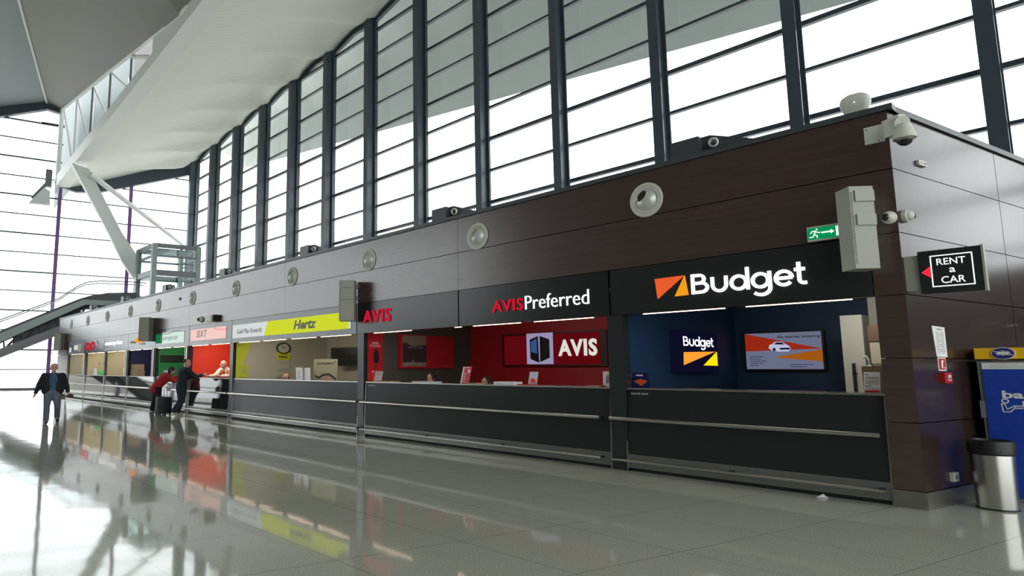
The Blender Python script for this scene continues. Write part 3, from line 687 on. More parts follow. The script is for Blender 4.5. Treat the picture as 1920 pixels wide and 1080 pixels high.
mb = MB(); F.poly(mb, [(-32.5, 2.95), (-32.35, 2.98), (-32.1, 2.82), (-32.25, 2.80)], 0, .01); mb.build('pin_mark', BLACKT, t)
t = board(34.82, 38.45, 'dark blue fascia sign with small pictures, farthest of the row', mat('dark_blue_sign', (0.03, 0.05, 0.09), 0.3))
mb = MB(); F.rect(mb, -36.9, -36.1, 2.6, 2.86, 0, .01); mb.build('white_picture', L_PALE, t)
mb = MB(); F.rect(mb, -36.1, -35.4, 2.5, 2.90, 0, .01); mb.build('tan_picture', TAN, t)
mb = MB(); F.rect(mb, -37.9, -37.5, 2.5, 2.75, 0, .01); mb.build('small_white_picture', L_PALE, t)

# light strips below the fascia
strips = [(0.52, 1.72), (1.99, 3.19), (4.05, 5.24), (5.54, 6.70), (7.02, 7.2), (8.52, 9.83), (10.75, 12.06), (12.29, 13.53), (13.82, 15.13), (15.37, 16.70)]
u = 17.4
while u < 37.5:
    strips += [(u, u + 1.35), (u + 1.65, u + 3.0)]; u += 3.43
ordn = ['first', 'second', 'third', 'fourth', 'fifth', 'sixth', 'seventh', 'eighth', 'ninth', 'tenth', 'eleventh', 'twelfth', 'thirteenth', 'fourteenth', 'fifteenth', 'sixteenth', 'seventeenth', 'eighteenth', 'nineteenth', 'twentieth', 'twenty-first', 'twenty-second', 'twenty-third', 'twenty-fourth']
for i, (a, b) in enumerate(strips):
    t = thing('strip_light', 'glowing strip light under the fascia, %s from the wooden corner' % ordn[i], 'light', 'strip lights under the fascia')
    MB().box(a, b, -0.050, -0.030, 2.354, 2.366).build('lit_tube', L_TUBE, t)
    MB().box(a - .02, b + .02, -0.07, -0.01, 2.364, 2.3715).build('holder', DGREY, t)

# ------------------------------------------------------------------ air nozzles
for i in range(11):
    u = 3.02 + 3.49 * i
    t = thing('air_nozzle', 'round silver air nozzle on the upper panels, %s from the wooden corner' % ordn[i], 'air vent', 'round air nozzles in a row')
    o = (u, 0, 4.1)
    MB().lathe([(0.262, 0.0), (0.268, 0.012), (0.262, 0.024), (0.225, 0.03), (0.215, 0.018), (0.20, 0.03), (0.185, 0.02), (0.165, 0.006)], o, (0, 1, 0), 40).build('outer_ring', OFFW, t, True)
    mb = MB()
    ax = Vector((0.36, 0.84, 0.40)).normalized()
    c = Vector(o) + Vector((0, -0.10, 0))
    mb.lathe([(0.2 * math.sin(math.radians(q)), 0.2 * math.cos(math.radians(q))) for q in (100, 90, 80, 70, 60, 50, 42, 36, 33)] + [(0.104, 0.172), (0.098, 0.165), (0.094, 0.12)], c, ax, 36)
    mb.build('swivel_bowl', mat('nozzle_silver_0', (0.62, 0.64, 0.60), 0.3, metal=0.3) if i == 0 else MATS['nozzle_silver_0'], t, True)
    MB().lathe([(0.0, 0.135), (0.096, 0.135)], c, ax, 24).build('dark_opening', BLACK, t)

# spot lamp housings on the roof edge
for i, (u, l) in enumerate([(2.28, 'first'), (7.56, 'second'), (12.95, 'third'), (18.2, 'fourth'), (23.6, 'fifth'), (29.0, 'sixth'), (34.4, 'seventh')]):
    t = thing('roof_lamp', 'dark roof lamp housing with a round bright lamp, %s from the wooden corner' % l, 'lamp', 'lamp housings on the booth roof')
    MB().box(u - 0.03, u + 0.40, -0.50, -0.14, 4.626, 4.93).build('housing', DGREY, t)
    MB().prism([(u + .02, -.3, 4.626), (u + .02, -.3, 4.94), (u - .15, -.3, 4.94), (u - .9, -.3, 4.66), (u - .9, -.3, 4.626)], (0, 0.04, 0)).build('side_fin', DGREY, t)
    mb = MB(); mb.lathe([(0.065, 0.0), (0.07, 0.05), (0.05, 0.07), (0.045, 0.0), (0, 0.0)], (u - 0.20, -0.24, 4.80), (-0.4, 1, -0.1), 20); mb.build('lamp_ring', WHITE, t, True)
    MB().ball((u - .20, -.22, 4.79), 0.032, 10).build('lamp_glass', BLACKG, t, True)

# ------------------------------------------------------------------ loudspeakers
def speaker(u, label, s=0.26, z0=2.66, z1=3.62):
    t = thing('wall_loudspeaker', label, 'loudspeaker', 'tall beige loudspeakers on the front wall')
    c = Vector((u, 0.27, 0)); ax = Vector((1, 1, 0)).normalized() * s; ay = Vector((-1, 1, 0)).normalized() * s
    MB().obox(c - (ax + ay) / 2 + EZ * z0, ax, ay, EZ * (z1 - z0)).build('cabinet', SPKM, t)
    mb = MB()
    n1 = Vector((-1, 1, 0)).normalized(); d1 = Vector((1, 1, 0)).normalized()
    for k in range(42):
        z = z0 + .06 + k * (z1 - z0 - .12) / 42
        mb.obox(c + n1 * (s / 2) + d1 * (s / 2 - .025) + EZ * z, d1 * .018, n1 * .002, EZ * .008)
    mb.build('vent_slots', DARK, t)
    for z in (z1 - .18, z0 + .50):
        mb = MB(); mb.obox(c + n1 * (s / 2) - d1 * (s / 2 + .0) + EZ * z, d1 * (s * .8), n1 * .02, EZ * .13); mb.build('mounting_bracket', SPKM, t)
    mb = MB()
    for z in (z1 - .16, z0 + .52): mb.box(u - .04, u + .04, 0.0, 0.12, z, z + .09)
    mb.build('wall_arm', MGREY, t)
speaker(0.33, 'tall beige loudspeaker beside the green exit sign')
speaker(10.45, 'tall beige loudspeaker between the yellow sign and the red logo', 0.36)
speaker(24.45, 'tall beige loudspeaker beside the green and white sign', 0.42)
speaker(39.2, 'tall beige loudspeaker at the far end of the booth wall', 0.42)

# exit sign
t = thing('exit_sign', 'small green lit exit sign with running figure and arrow', 'exit sign')
E_ = FR((0, 0.09, 0), EX, EY)
mb = MB(); E_.rect(mb, -0.895, -0.48, 3.10, 3.285, -0.05, 0.0); mb.build('housing', OFFW, t)
MB().box(0.66, 0.72, 0, 0.04, 3.15, 3.25).build('wall_arm', OFFW, t)
mb = MB(); E_.rect(mb, -0.885, -0.50, 3.122, 3.262, 0, 0.006); mb.build('green_face', L_EXIT, t)
mb = MB(); c0, c1 = .006, .010
E_.rect(mb, -0.585, -0.515, 3.132, 3.252, c0, c1)
E_.rect(mb, -0.74, -0.64, 3.185, 3.205, c0, c1); E_.poly(mb, [(-0.64, 3.225), (-0.60, 3.195), (-0.64, 3.165)], c0, c1)
mb.ball(E_.p(-.785, 3.24, .008), (.012, .002, .012), 10)
for pts in ([(-.80, 3.225), (-.815, 3.18)], [(-.80, 3.222), (-.835, 3.222), (-.855, 3.195)], [(-.80, 3.215), (-.77, 3.2), (-.75, 3.2)], [(-.815, 3.18), (-.785, 3.165), (-.785, 3.135)], [(-.815, 3.18), (-.83, 3.15), (-.87, 3.15)]): stroke(mb, E_, pts, .014, c0, c1)
mb.build('white_pictogram', L_EXITW, t)

# ------------------------------------------------------------------ cameras and small fittings at the corner
def dome(p, nrm, label, r=0.075, lens=(0, 0, 0)):
    t = thing('dome_camera', label, 'camera', 'small white dome cameras')
    nrm = Vector(nrm)
    MB().lathe([(0.0, 0.0), (r, 0), (r * 1.02, 0.02), (r * .95, 0.045), (r * .75, 0.055)], p, nrm, 24).build('base_ring', OFFW, t, True)
    q = Vector(p) + nrm * .045
    MB().ball(q, r * .80, 18).build('white_housing', OFFW, t, True)
    MB().ball(q + (nrm + Vector(lens)).normalized() * r * .52, r * .56, 18).build('dark_dome', BLACKG, t, True)
dome((0.075, 0, 3.27), (0, 1, 0), 'white dome camera on the dark wood front by the corner', lens=(.5, 0, .0))
dome(tuple(SIDE.p(0.15, 3.29, 0)), NS, 'white dome camera on the pale side wall by the corner', lens=(.3, -.9, 0))
dome((19.6, 0, 3.26), (0, 1, 0), 'small dome camera above the pink lit sign', 0.11)
t = thing('junction_box', 'small white box on the wall above the pink lit sign', 'box')
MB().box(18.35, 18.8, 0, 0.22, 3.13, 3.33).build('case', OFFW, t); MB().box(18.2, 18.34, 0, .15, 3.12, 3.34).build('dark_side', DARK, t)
o = MB().box(21.6, 21.75, 0, .03, 4.12, 4.22).build('wall_sensor', BLACK); tag(o, 'tiny dark sensor between two far air nozzles', 'sensor')

t = thing('security_camera', 'white dome camera on an angled bracket at the top corner', 'camera')
MB().box(0.04, 0.235, 0.0, 0.012, 4.19, 4.40).build('wall_plate', OFFW, t)
mb = MB(); mb.prism([(0.06, .012, 4.2), (0.06, .012, 4.4), (-0.02, .13, 4.43), (-0.14, .2, 4.43), (-0.14, .2, 4.25), (-.02, .13, 4.22)], (0.0, 0, 0)) if False else None
mb = MB().obox((0.06, 0.0, 4.22), (-0.19, 0.14, 0), (-0.05, -0.07, 0), (0, 0, 0.21)); mb.build('corner_bracket', OFFW, t)
for (x, z) in ((0.21, 4.37), (0.10, 4.21)): MB().tube((x, .01, z), (x, .016, z), .008, .008, 8).build('bolt', BLACK, t)
MB().tube((-.08, .12, 4.33), (-.19, .30, 4.27), .055, .075, 16).build('arm', OFFW, t, True)
MB().lathe([(0.0, .17), (.06, .17), (.085, .10), (.105, 0.03), (.11, 0.0), (.095, -.005)], (-.2, .33, 4.07), (0, 0, 1), 28).build('hood', OFFW, t, True)
MB().ball((-.2, .33, 4.065), (.078, .078, .075), 20).build('smoked_dome', BLACKG, t, True)
MB().lathe([(.088, 0.0), (.09, -.012), (.08, -.02)], (-.2, .33, 4.068), (0, 0, 1), 28).build('chrome_ring', INOX, t, True)

t = thing('roof_antenna', 'rounded white antenna housing on top of the booth corner', 'antenna')
mb = MB()
rows = []
for j in range(9):
    z = 4.626 + .30 * j / 8; k = [.08, .095, .11, .125, .135, .14, .135, .12, .065][j]
    rows.append([(0.34 + k * 1.15 * math.copysign(abs(math.cos(a)) ** .6, math.cos(a)), -0.2 + k * .6 * math.copysign(abs(math.sin(a)) ** .6, math.sin(a)), z) for a in [2 * PI * i / 24 for i in range(25)]])
mb.grid(rows); mb.add([rows[-1][i] for i in range(24)], [tuple(range(24))]); mb.build('shell', OFFW, t, True)
MB().ball((.33, -.115, 4.80), .008, 8).build('indicator', L_WHITE, t)

# fittings on the side wall
def on_side(name, a0, a1, z0, z1, d, m, label, cat):
    mb = MB(); SIDE.rect(mb, a0, a1, z0, z1, 0, d); o = mb.build(name, m); tag(o, label, cat); return o
t = thing('notice_sheet', 'tall white printed notice taped to the side wall', 'notice')
mb = MB(); SIDE.poly(mb, [(0.55, 2.03), (0.87, 2.02), (0.87, 1.665), (0.60, 1.67)], 0, 0.004); mb.build('paper', PAPER, t)
mb = MB(); SIDE.rect(mb, .66, .80, 1.985, 2.0, .004, .005)
for k in range(13): SIDE.rect(mb, .62, .70 + .05 * (k % 3), 1.95 - k * .02, 1.957 - k * .02, .004, .005); SIDE.rect(mb, .75, .82 + .01 * (k % 2), 1.95 - k * .02, 1.957 - k * .02, .004, .005)
mb.build('printed_lines', GREYT, t)
t = thing('extinguisher_sign', 'red and white fire extinguisher pictogram above the call point', 'sign')
mb = MB(); SIDE.rect(mb, .61, .81, 1.505, 1.66, 0, .004); mb.build('white_plate', PAPER, t)
mb = MB(); SIDE.rect(mb, .625, .795, 1.52, 1.648, .004, .006); mb.build('red_field', REDP, t)
mb = MB(); SIDE.rect(mb, .68, .72, 1.535, 1.60, .006, .008); SIDE.rect(mb, .69, .74, 1.60, 1.63, .006, .008); SIDE.rect(mb, .75, .775, 1.53, 1.55, .006, .008); mb.build('white_pictogram', PAPER, t)
t = thing('fire_call_point', 'red fire alarm call point on the side wall', 'alarm')
mb = MB(); SIDE.rect(mb, .62, .81, 1.365, 1.485, 0, .05); mb.build('case', REDP, t)
mb = MB(); SIDE.rect(mb, .70, .77, 1.39, 1.46, .05, .054); mb.build('glass_front', OFFW, t)
mb = MB(); SIDE.rect(mb, .72, .75, 1.405, 1.425, .054, .057); mb.build('button', BLACK, t)
t = thing('wall_socket', 'small steel socket low on the dark side wall', 'socket')
mb = MB(); SIDE.rect(mb, .60, .74, .255, .355, 0, .035); mb.build('case', OFFW, t)
mb = MB(); SIDE.rect(mb, .65, .71, .28, .325, .035, .038); mb.build('cover', MGREY, t)
t = thing('high_socket_box', 'small white socket box high on the pale side wall', 'socket')
mb = MB(); SIDE.rect(mb, .62, .82, 3.985, 4.045, 0, .03); mb.build('case', OFFW, t)
mb = MB()
for a in (.66, .73, .78): SIDE.rect(mb, a, a + .02, 4.0, 4.03, .03, .034)
mb.build('plug_holes', MGREY, t)

# rent a car sign
t = thing('projecting_sign', 'black lit sign with white framed words and red arrow, projecting from the side wall', 'sign')
R_ = FR((0, 0.0, 0), EX, EY)
mb = MB(); R_.rect(mb, .14, .67, 2.36, 2.835, -.09, 0); mb.build('case', BLACKD, t)
mb = MB(); R_.rect(mb, .665, .69, 2.35, 2.845, -.12, -.0); mb.build('metal_edge', SPKM, t)
mb = MB(); R_.rect(mb, -.0, .14, 2.40, 2.80, -.14, -.04); mb.build('wall_bracket', SPKM, t)
mb = MB()
for a0, a1, b0, b1 in ((.245, .60, 2.765, 2.775), (.245, .60, 2.425, 2.435), (.245, .255, 2.425, 2.775), (.59, .60, 2.425, 2.775)): R_.rect(mb, a0, a1, b0, b1, 0, .004)
mb.build('white_border', L_WHITE, t)
text(R_, 'RENT', .30, .54, 2.665, 2.735, 0, L_WHITE, t, depth=.004, bold=.0)
text(R_, 'a', .40, .45, 2.575, 2.625, 0, L_WHITE, t, depth=.004, bold=.0)
text(R_, 'CAR', .325, .525, 2.46, 2.535, 0, L_WHITE, t, depth=.004, bold=.0)
mb = MB(); R_.poly(mb, [(.16, 2.595), (.24, 2.66), (.24, 2.53)], 0, .004); mb.build('red_arrow', L_REDA, t)

# hanging acrylic plate further along the side wall
t = thing('acrylic_plate', 'clear acrylic plate standing off the side wall above the cash machine', 'sign')
mb = MB(); H_ = FR((-.60, -2.9, 0), EX, EY); H_.rect(mb, 0, .5, 2.02, 2.22, 0, .012); mb.build('plate', ACRY, t)
text(H_, 'INFO', .12, .3, 2.15, 2.17, .012, WHITET, t, depth=.002)
mb = MB(); H_.rect(mb, -.06, .02, 2.1, 2.13, -.02, 0); mb.build('stand_off', INOX, t)

# ------------------------------------------------------------------ cash machine kiosk and bin
K_ = FR((0, -1.3, 0), EX, EY)
t = thing('cash_machine', 'blue cash machine with yellow header and oval badge', 'cash machine')
mb = MB(); K_.rect(mb, .37, 1.45, 0, 1.62, -.75, -.06); mb.build('cabinet', BLACKD, t)
mb = MB(); K_.rect(mb, .345, 1.47, 1.645, 1.775, -.75, .02); mb.build('header', mat('amber_header', (0.98, 0.55, 0.01), 0.4), t)
mb = MB(); K_.poly(mb, [(.37, .0), (.35, 1.62), (1.45, 1.62), (1.45, 0)], -.06, -.02); mb.build('frame', MGREY, t)
mb = MB(); K_.rect(mb, .395, 1.43, 1.525, 1.60, -.02, 0); mb.build('white_strip', WHITET, t)
mb = MB(); K_.rect(mb, .46, .7, 1.572, 1.576, 0, .001); K_.rect(mb, .46, .85, 1.548, 1.552, 0, .001); mb.build('printed_lines', GREYT, t)
BLUEP = mat('bright_blue_print', (0.008, 0.05, 0.42), 0.4, var=0.25, vscale=14)
mb = MB(); K_.poly(mb, [(.395, .05), (.395, 1.52), (1.43, 1.52), (1.43, .05)], -.02, 0); mb.build('blue_panel', BLUEP, t)
mb = MB(); K_.poly(mb, arc(.60, 1.71, .105, .072, 0, 345, 23), .02, .034); mb.build('badge_rim', WHITET, t)
mb = MB(); K_.poly(mb, arc(.60, 1.71, .097, .065, 0, 345, 23), .034, .038); mb.build('oval_badge', mat('badge_navy', (0.03, 0.03, 0.22), 0.4), t)
mb = MB(); K_.poly(mb, [(.53, 1.712), (.60, 1.745), (.67, 1.712), (.60, 1.68)], .038, .042); K_.rect(mb, .515, .655, 1.728, 1.734, .038, .042); K_.rect(mb, .545, .685, 1.69, 1.696, .038, .042); mb.build('badge_emblem', WHITET, t)
text(K_, 'bankomat', .545, 1.35, 1.185, 1.275, 0, WHITET, t, depth=.003, bold=.03)
text(K_, 'n', .71, .80, 1.10, 1.16, 0, WHITET, t, depth=.003, bold=.03)
mb = MB(); S = lambda p, c=False: stroke(mb, K_, p, .012, 0, .003, c)
S(arc(.565, 1.155, .028, .022, 0, 345, 16), True); S([(.53, 1.125), (.56, 1.12), (.575, 1.06), (.64, 1.10), (.645, 1.08), (.60, 1.03), (.54, 1.03), (.53, 1.125)]); S([(.64, 1.10), (.71, 1.10), (.71, 1.075), (.65, 1.075)]); mb.build('figure_outline', WHITET, t)
mb = MB(); stroke(mb, K_, arc(.86, .93, .10, .085, 0, 350, 26), .014, 0, .003, True); mb.build('round_outline', WHITET, t)
mb = MB(); K_.rect(mb, .34, .39, .95, 1.15, -.1, .0); mb.build('side_bracket', MGREY, t)

t = thing('waste_bin', 'round brushed steel waste bin with black top', 'bin')
bc = Vector((-.475, -.70, 0))
MB().lathe([(.0, .0), (.175, 0), (.178, .02), (.19, .56), (.19, .60)], bc, EZ, 40).build('steel_body', INOX, t, True)
MB().lathe([(.19, .585), (.205, .60), (.208, .70), (.2, .735), (.17, .745), (.15, .70), (0, .69)], bc, EZ, 40).build('black_top', BLACK, t, True)
MB().lathe([(.178, .0), (.182, .0), (.182, .018), (.178, .018)], bc, EZ, 40).build('base_ring', BLACK, t, True)
o = MB().add([(1.02, .13, .003), (.90, .10, .003), (.95, .03, .003), (.96, .07, .045)], [(0, 1, 3), (1, 2, 3), (2, 0, 3), (0, 2, 1)]).build('paper_scrap', PAPER)
tag(o, 'small folded scrap of white paper on the floor', 'paper')

# ------------------------------------------------------------------ inside the first booth
t = thing('lit_logo_box', 'black wall box with lit white word over orange and yellow triangles', 'sign')
P_ = part_wall(3.6)
mb = MB(); P_.rect(mb, 1.62, 3.2, 1.47, 2.2, 0, .12); mb.build('case', L_SNAVY, t)
P2 = FR((3.48, 0, 0), (0, -1, 0), (-1, 0, 0))
budget_word(P2, 1.86, 1.93, .165, emis('lit_cool_white', (.92, .94, 1), 1.3), t, 0, .01, wx=1.38)
mb = MB(); P2.poly(mb, [(1.86, 1.82), (3.08, 1.85), (1.84, 1.60)], 0, .01); mb.build('orange_triangle', L_ORG2, t)
mb = MB(); P2.poly(mb, [(3.13, 1.845), (3.14, 1.59), (2.58, 1.595)], 0, .01); mb.build('yellow_triangle', L_YEL2, t)
t = thing('wall_screen', 'wide screen showing a white car on red and orange stripes', 'screen')
T_ = FR((0, -4.2, 0), EX, EY)
mb = MB(); T_.rect(mb, -3.42, -2.05, 1.50, 2.24, -.08, 0); mb.build('case', BLACK, t)
T0, T1, B0, B1 = -3.38, -2.09, 1.53, 2.21
def tp(x, y): return (T0 + (T1 - T0) * x, B1 - (B1 - B0) * y)
mb = MB(); T_.rect(mb, T0, T1, B0, B1, 0, .004); mb.build('screen_panel', L_SCR, t)
mb = MB(); T_.poly(mb, [tp(0, 0), tp(1, .46), tp(0, .5)], .004, .006); mb.build('red_stripe', L_SRED, t)
mb = MB(); T_.poly(mb, [tp(.37, .68), tp(1, .48), tp(1, .80)], .004, .006); mb.build('orange_stripe', L_SORG, t)
text(T_, 'No worries motoring', tp(.45, 0)[0], tp(.985, 0)[0], tp(0, .18)[1], tp(0, .08)[1], .004, BLACKT, t, depth=.003, bold=.015)
mb = MB()
for k, wd in enumerate((.20, .16, .22, .18, .12)): T_.rect(mb, tp(.05, 0)[0], tp(.05 + wd, 0)[0], tp(0, .665 + k * .06)[1], tp(0, .65 + k * .06)[1], .004, .006)
for k, wd in enumerate((.30, .22)): T_.rect(mb, tp(.58, 0)[0], tp(.58 + wd, 0)[0], tp(0, .885 + k * .06)[1], tp(0, .87 + k * .06)[1], .004, .006)
mb.build('printed_lines', mat('screen_text_grey', (.05, .04, .1), .5), t)
mb = MB(); T_.poly(mb, [tp(.32, .42), tp(.335, .33), tp(.37, .31), tp(.41, .25), tp(.50, .25), tp(.56, .33), tp(.60, .38), tp(.61, .46), tp(.58, .52), tp(.45, .52), tp(.36, .48)], .006, .010); mb.build('car_body', emis('screen_car_white', (.5, .55, .75), .9), t)
mb = MB(); T_.poly(mb, [tp(.40, .32), tp(.425, .27), tp(.50, .27), tp(.54, .33)], .010, .012); T_.poly(mb, arc(*tp(.395, .46), .025, .03, 0, 340, 12), .010, .012); T_.rect(mb, tp(.47, 0)[0], tp(.60, 0)[0], tp(0, .47)[1], tp(0, .42)[1], .010, .012); mb.build('car_windows', L_SNAVY, t)

t = thing('sliding_door', 'tall beige sliding door panel with dark bar handle in the blue booth', 'door')
MB().box(1.17, 1.46, -3.05, -3.0, 0, 2.38).build('door_leaf', OFFW, t)
mb = MB().box(1.31, 1.335, -2.95, -2.93, .9, 1.62).box(1.29, 1.305, -2.95, -2.93, .9, 1.62).box(1.29, 1.335, -3.0, -2.93, 1.45, 1.47); mb.build('handle', BLACK, t)
struct('wall_alcove', MB().box(0.29, 1.17, -3.45, -3.4, 0, 2.75, 0).box(1.17, 1.21, -3.4, -3.06, 0, 2.38, 0), mat('pale_alcove_wall', (.45, .44, .40), .6))
_l = bpy.data.lights.new('alcove_fill', 'AREA'); _l.size = .3; _l.energy = 13; _l.color = (1, .95, .85); _lo = bpy.data.objects.new('alcove_fill', _l); C.objects.link(_lo); _lo.location = (.95, -1.9, 2.7); _lo.rotation_euler = (-.6, 0, 0)  # unseen fill light added to brighten the alcove and sliding door
t = thing('wall_cupboard', 'brown wooden wall cupboard high in the alcove of the blue booth', 'cupboard')
MB().box(.55, 1.01, -3.0, -2.6, 1.93, 2.18).build('carcass', WBROWN, t); MB().box(.56, 1.0, -2.6, -2.585, 1.94, 2.17).build('door', WBROWN, t)
MB().box(.85, .92, -2.8, -2.75, 2.18, 2.22).box(.80, .83, -2.8, -2.75, 2.18, 2.21).build('trinket', BLACK, t)
t = thing('beige_cabinet', 'beige cabinet box below the brown wall cupboard', 'cabinet')
MB().box(.55, 1.0, -2.95, -2.6, 1.61, 1.925).build('body', BEIGE, t)
t = thing('side_cabinet', 'brown wooden cabinet behind the white tariff card', 'cabinet')
MB().box(.5, 1.03, -2.8, -2.2, .0, 1.57).build('body', WBROWN, t); MB().box(.52, 1.01, -2.2, -2.188, .05, 1.52).build('door', WBROWN, t)
t = thing('desk_lamp', 'small cream desk lamp on the brown cabinet', 'lamp')
MB().lathe([(.0, 0), (.035, 0), (.03, .015), (.008, .02), (.008, .08)], (.97, -2.35, 1.57), EZ, 16).build('base', OFFW, t, True)
MB().path([Vector((.97, -2.35, 1.65)), Vector((.99, -2.35, 1.71)), Vector((1.02, -2.35, 1.72)), Vector((1.04, -2.35, 1.68))], .012).build('arm', OFFW, t)

# ------------------------------------------------------------------ inside the red booth
t = thing('wall_screen', 'long dark red display with a phone picture and large white letters', 'screen')
V_ = FR((0, -3.56, 0), EX, EY)
mb = MB(); V_.rect(mb, -9.0, -6.0, 1.60, 2.40, -.1, 0); mb.build('case', mat('dark_red_case', (.06, .004, .006), .4), t)
mb = MB(); V_.rect(mb, -8.92, -6.18, 1.64, 2.36, 0, .006); mb.build('red_face', L_SREDD, t)
mb = MB(); V_.rect(mb, -8.20, -7.42, 1.65, 2.40, .006, .012); mb.build('phone_picture', emis('screen_lilac', (.33, .30, .48), .9), t)
mb = MB(); V_.poly(mb, [(-8.1, 2.25), (-7.85, 2.33), (-7.83, 1.68), (-8.09, 1.78)], .012, .016); V_.poly(mb, [(-7.8, 2.33), (-7.52, 2.24), (-7.52, 1.80), (-7.8, 1.70)], .012, .016); mb.build('phone_shape', BLACK, t)
mb = MB(); V_.poly(mb, [(-8.07, 2.2), (-7.89, 2.27), (-7.88, 1.9), (-8.06, 1.95)], .016, .018); mb.build('phone_display', emis('screen_blue', (.04, .09, .25), .9), t)
text(V_, 'AVIS', -7.27, -6.23, 1.83, 2.22, .012, emis('lit_cream', (.75, .74, .66), .95), t, depth=.01, bold=.04)
mb = MB()
for a, b_, z in ((-8.85, -8.55, 2.20), (-8.85, -8.5, 2.0), (-8.85, -8.45, 1.95), (-8.5, -8.25, 1.70)): V_.rect(mb, a, b_, z, z + .012, .006, .01)
mb.build('small_print', REDP, t)
t = thing('red_phone_panel', 'narrow red wall panel with white lettering', 'panel')
Q_ = part_wall(10.2)
mb = MB(); Q_.rect(mb, .13, .58, 0.2, 2.7, 0, .02); mb.build('panel', REDP, t)
text(Q_, 'AVIS', .25, .44, 2.13, 2.17, .02, WHITET, t, depth=.003, bold=.02); text(Q_, 'AVIS', .25, .44, 1.45, 1.49, .02, WHITET, t, depth=.003, bold=.02)
mb = MB()
for z in (2.10, 2.08, 2.06): Q_.rect(mb, .18, .52, z, z + .005, .02, .022)
mb.build('small_print', WHITET, t)
t = thing('wall_telephone', 'black wall telephone hanging on the narrow red panel', 'telephone')
Q2 = FR((10.18, 0, 0), (0, -1, 0), (-1, 0, 0))
mb = MB(); Q2.poly(mb, arc(.36, 1.82, .065, .16, 0, 340, 16), 0, .05); mb.build('body', BLACK, t)
mb = MB(); Q2.rect(mb, .325, .345, 1.93, 2.0, 0, .03); Q2.rect(mb, .375, .395, 1.93, 2.0, 0, .03); mb.build('cradle', BLACK, t)
mb = MB(); mb.path([Q2.p(.345, 1.68, .02), Q2.p(.33, 1.6, .02), Q2.p(.35, 1.52, .02), Q2.p(.33, 1.45, .02)], .009, 6); mb.build('cord', BLACK, t)
t = thing('poster', 'red framed poster with a road picture on the dark partition', 'poster')
mb = MB(); Q_.rect(mb, 1.05, 2.9, 1.55, 2.38, 0, .1); mb.build('red_board', RED, t)
Q3 = FR((10.1, 0, 0), (0, -1, 0), (-1, 0, 0))
mb = MB(); Q3.rect(mb, 1.14, 1.93, 1.60, 2.36, 0, .004); mb.build('picture', mat('hazy_sky_print', (.26, .20, .13), .5), t)
mb = MB(); Q3.poly(mb, [(1.14, 1.70), (1.14, 2.17), (1.25, 2.18), (1.4, 2.12), (1.55, 2.09), (1.7, 2.13), (1.93, 2.13), (1.93, 1.70)], .004, .006); mb.build('dark_hills', mat('dark_print', (.035, .032, .03), .5), t)
mb = MB(); Q3.poly(mb, [(1.16, 1.61), (1.30, 1.69), (1.68, 1.69), (1.82, 1.61), (1.75, 1.61), (1.62, 1.67), (1.36, 1.67), (1.24, 1.61)], .006, .008); Q3.rect(mb, 1.45, 1.5, 1.68, 1.76, .006, .008); mb.build('road_print', GREYT, t)
text(Q3, 'SPOT ME', 1.32, 1.78, 2.04, 2.09, .006, GREYT, t, depth=.002)
mb = MB(); Q3.rect(mb, 2.25, 2.75, 1.97, 1.975, 0, .003); Q3.rect(mb, 2.4, 2.65, 1.93, 1.935, 0, .003); Q3.rect(mb, 2.45, 2.78, 1.61, 1.62, 0, .003); mb.build('small_print', mat('rose_print', (.6, .12, .12), .5), t)

# ------------------------------------------------------------------ inside the beige booth
t = thing('yellow_wall_panel', 'tall tapering yellow panel on the beige partition', 'panel')
G_ = part_wall(17.08)
mb = MB(); G_.poly(mb, [(.12, 0.2), (.12, 2.7), (.75, 2.7), (.30, 1.5), (.30, .2)], 0, .015); mb.build('panel', YEL, t)
t = thing('yellow_notice', 'small yellow notice on the beige partition, below the yellow panel', 'notice')
mb = MB(); G_.rect(mb, .24, .56, 1.27, 1.66, .016, .022); mb.build('sheet', YEL, t)
mb = MB()
for k in range(7): G_.rect(mb, .28, .52, 1.60 - k * .035, 1.61 - k * .035, .022, .024)
mb.build('printed_lines', GREYT, t)
t = thing('wall_clock', 'round black rimmed wall clock above a yellow calendar', 'clock')
G2 = FR((17.06, 0, 0), (0, -1, 0), (-1, 0, 0)); cc = (1.82, 2.23)
mb = MB(); stroke(mb, G2, arc(*cc, .25, .175, 0, 350, 35), .03, 0, .04, True); mb.build('rim', BLACK, t)
mb = MB(); G2.poly(mb, arc(*cc, .245, .17, 0, 350, 35), 0, .015); mb.build('dial', mat('clock_dial', (.5, .48, .38), .5), t)
mb = MB()
for k in range(12):
    a = 2 * PI * k / 12; stroke(mb, G2, [(cc[0] + .19 * math.cos(a), cc[1] + .13 * math.sin(a)), (cc[0] + .225 * math.cos(a), cc[1] + .155 * math.sin(a))], .014, .015, .018)
mb.build('hour_marks', BLACKT, t)
mb = MB(); stroke(mb, G2, [cc, (cc[0] - .09, cc[1] + .12)], .014, .018, .022); stroke(mb, G2, [cc, (cc[0] + .09, cc[1] + .055)], .016, .018, .022); mb.build('hands', BLACKT, t)
t = thing('wall_calendar', 'long wall calendar with yellow heading below the clock', 'calendar')
mb = MB(); G2.rect(mb, 1.57, 2.08, 1.27, 2.10, 0, .012); mb.build('sheet', BEIGE, t)
mb = MB(); G2.rect(mb, 1.57, 2.08, 1.83, 2.10, .012, .018); mb.build('yellow_heading', YEL, t)
text(G2, 'Hertz', 1.64, 1.99, 1.91, 1.99, .018, BLACKT, t, depth=.004, bold=.03, shear=.25)
for j, z in enumerate((1.78, 1.55, 1.34)):
    mb = MB()
    for k in range(6): G2.rect(mb, 1.62 + k * .075, 1.65 + k * .075, z - .12 * (j > 0), z - (.05 if j == 0 else 0), .012, .014)
    mb.build('month_grid', GREYT, t)
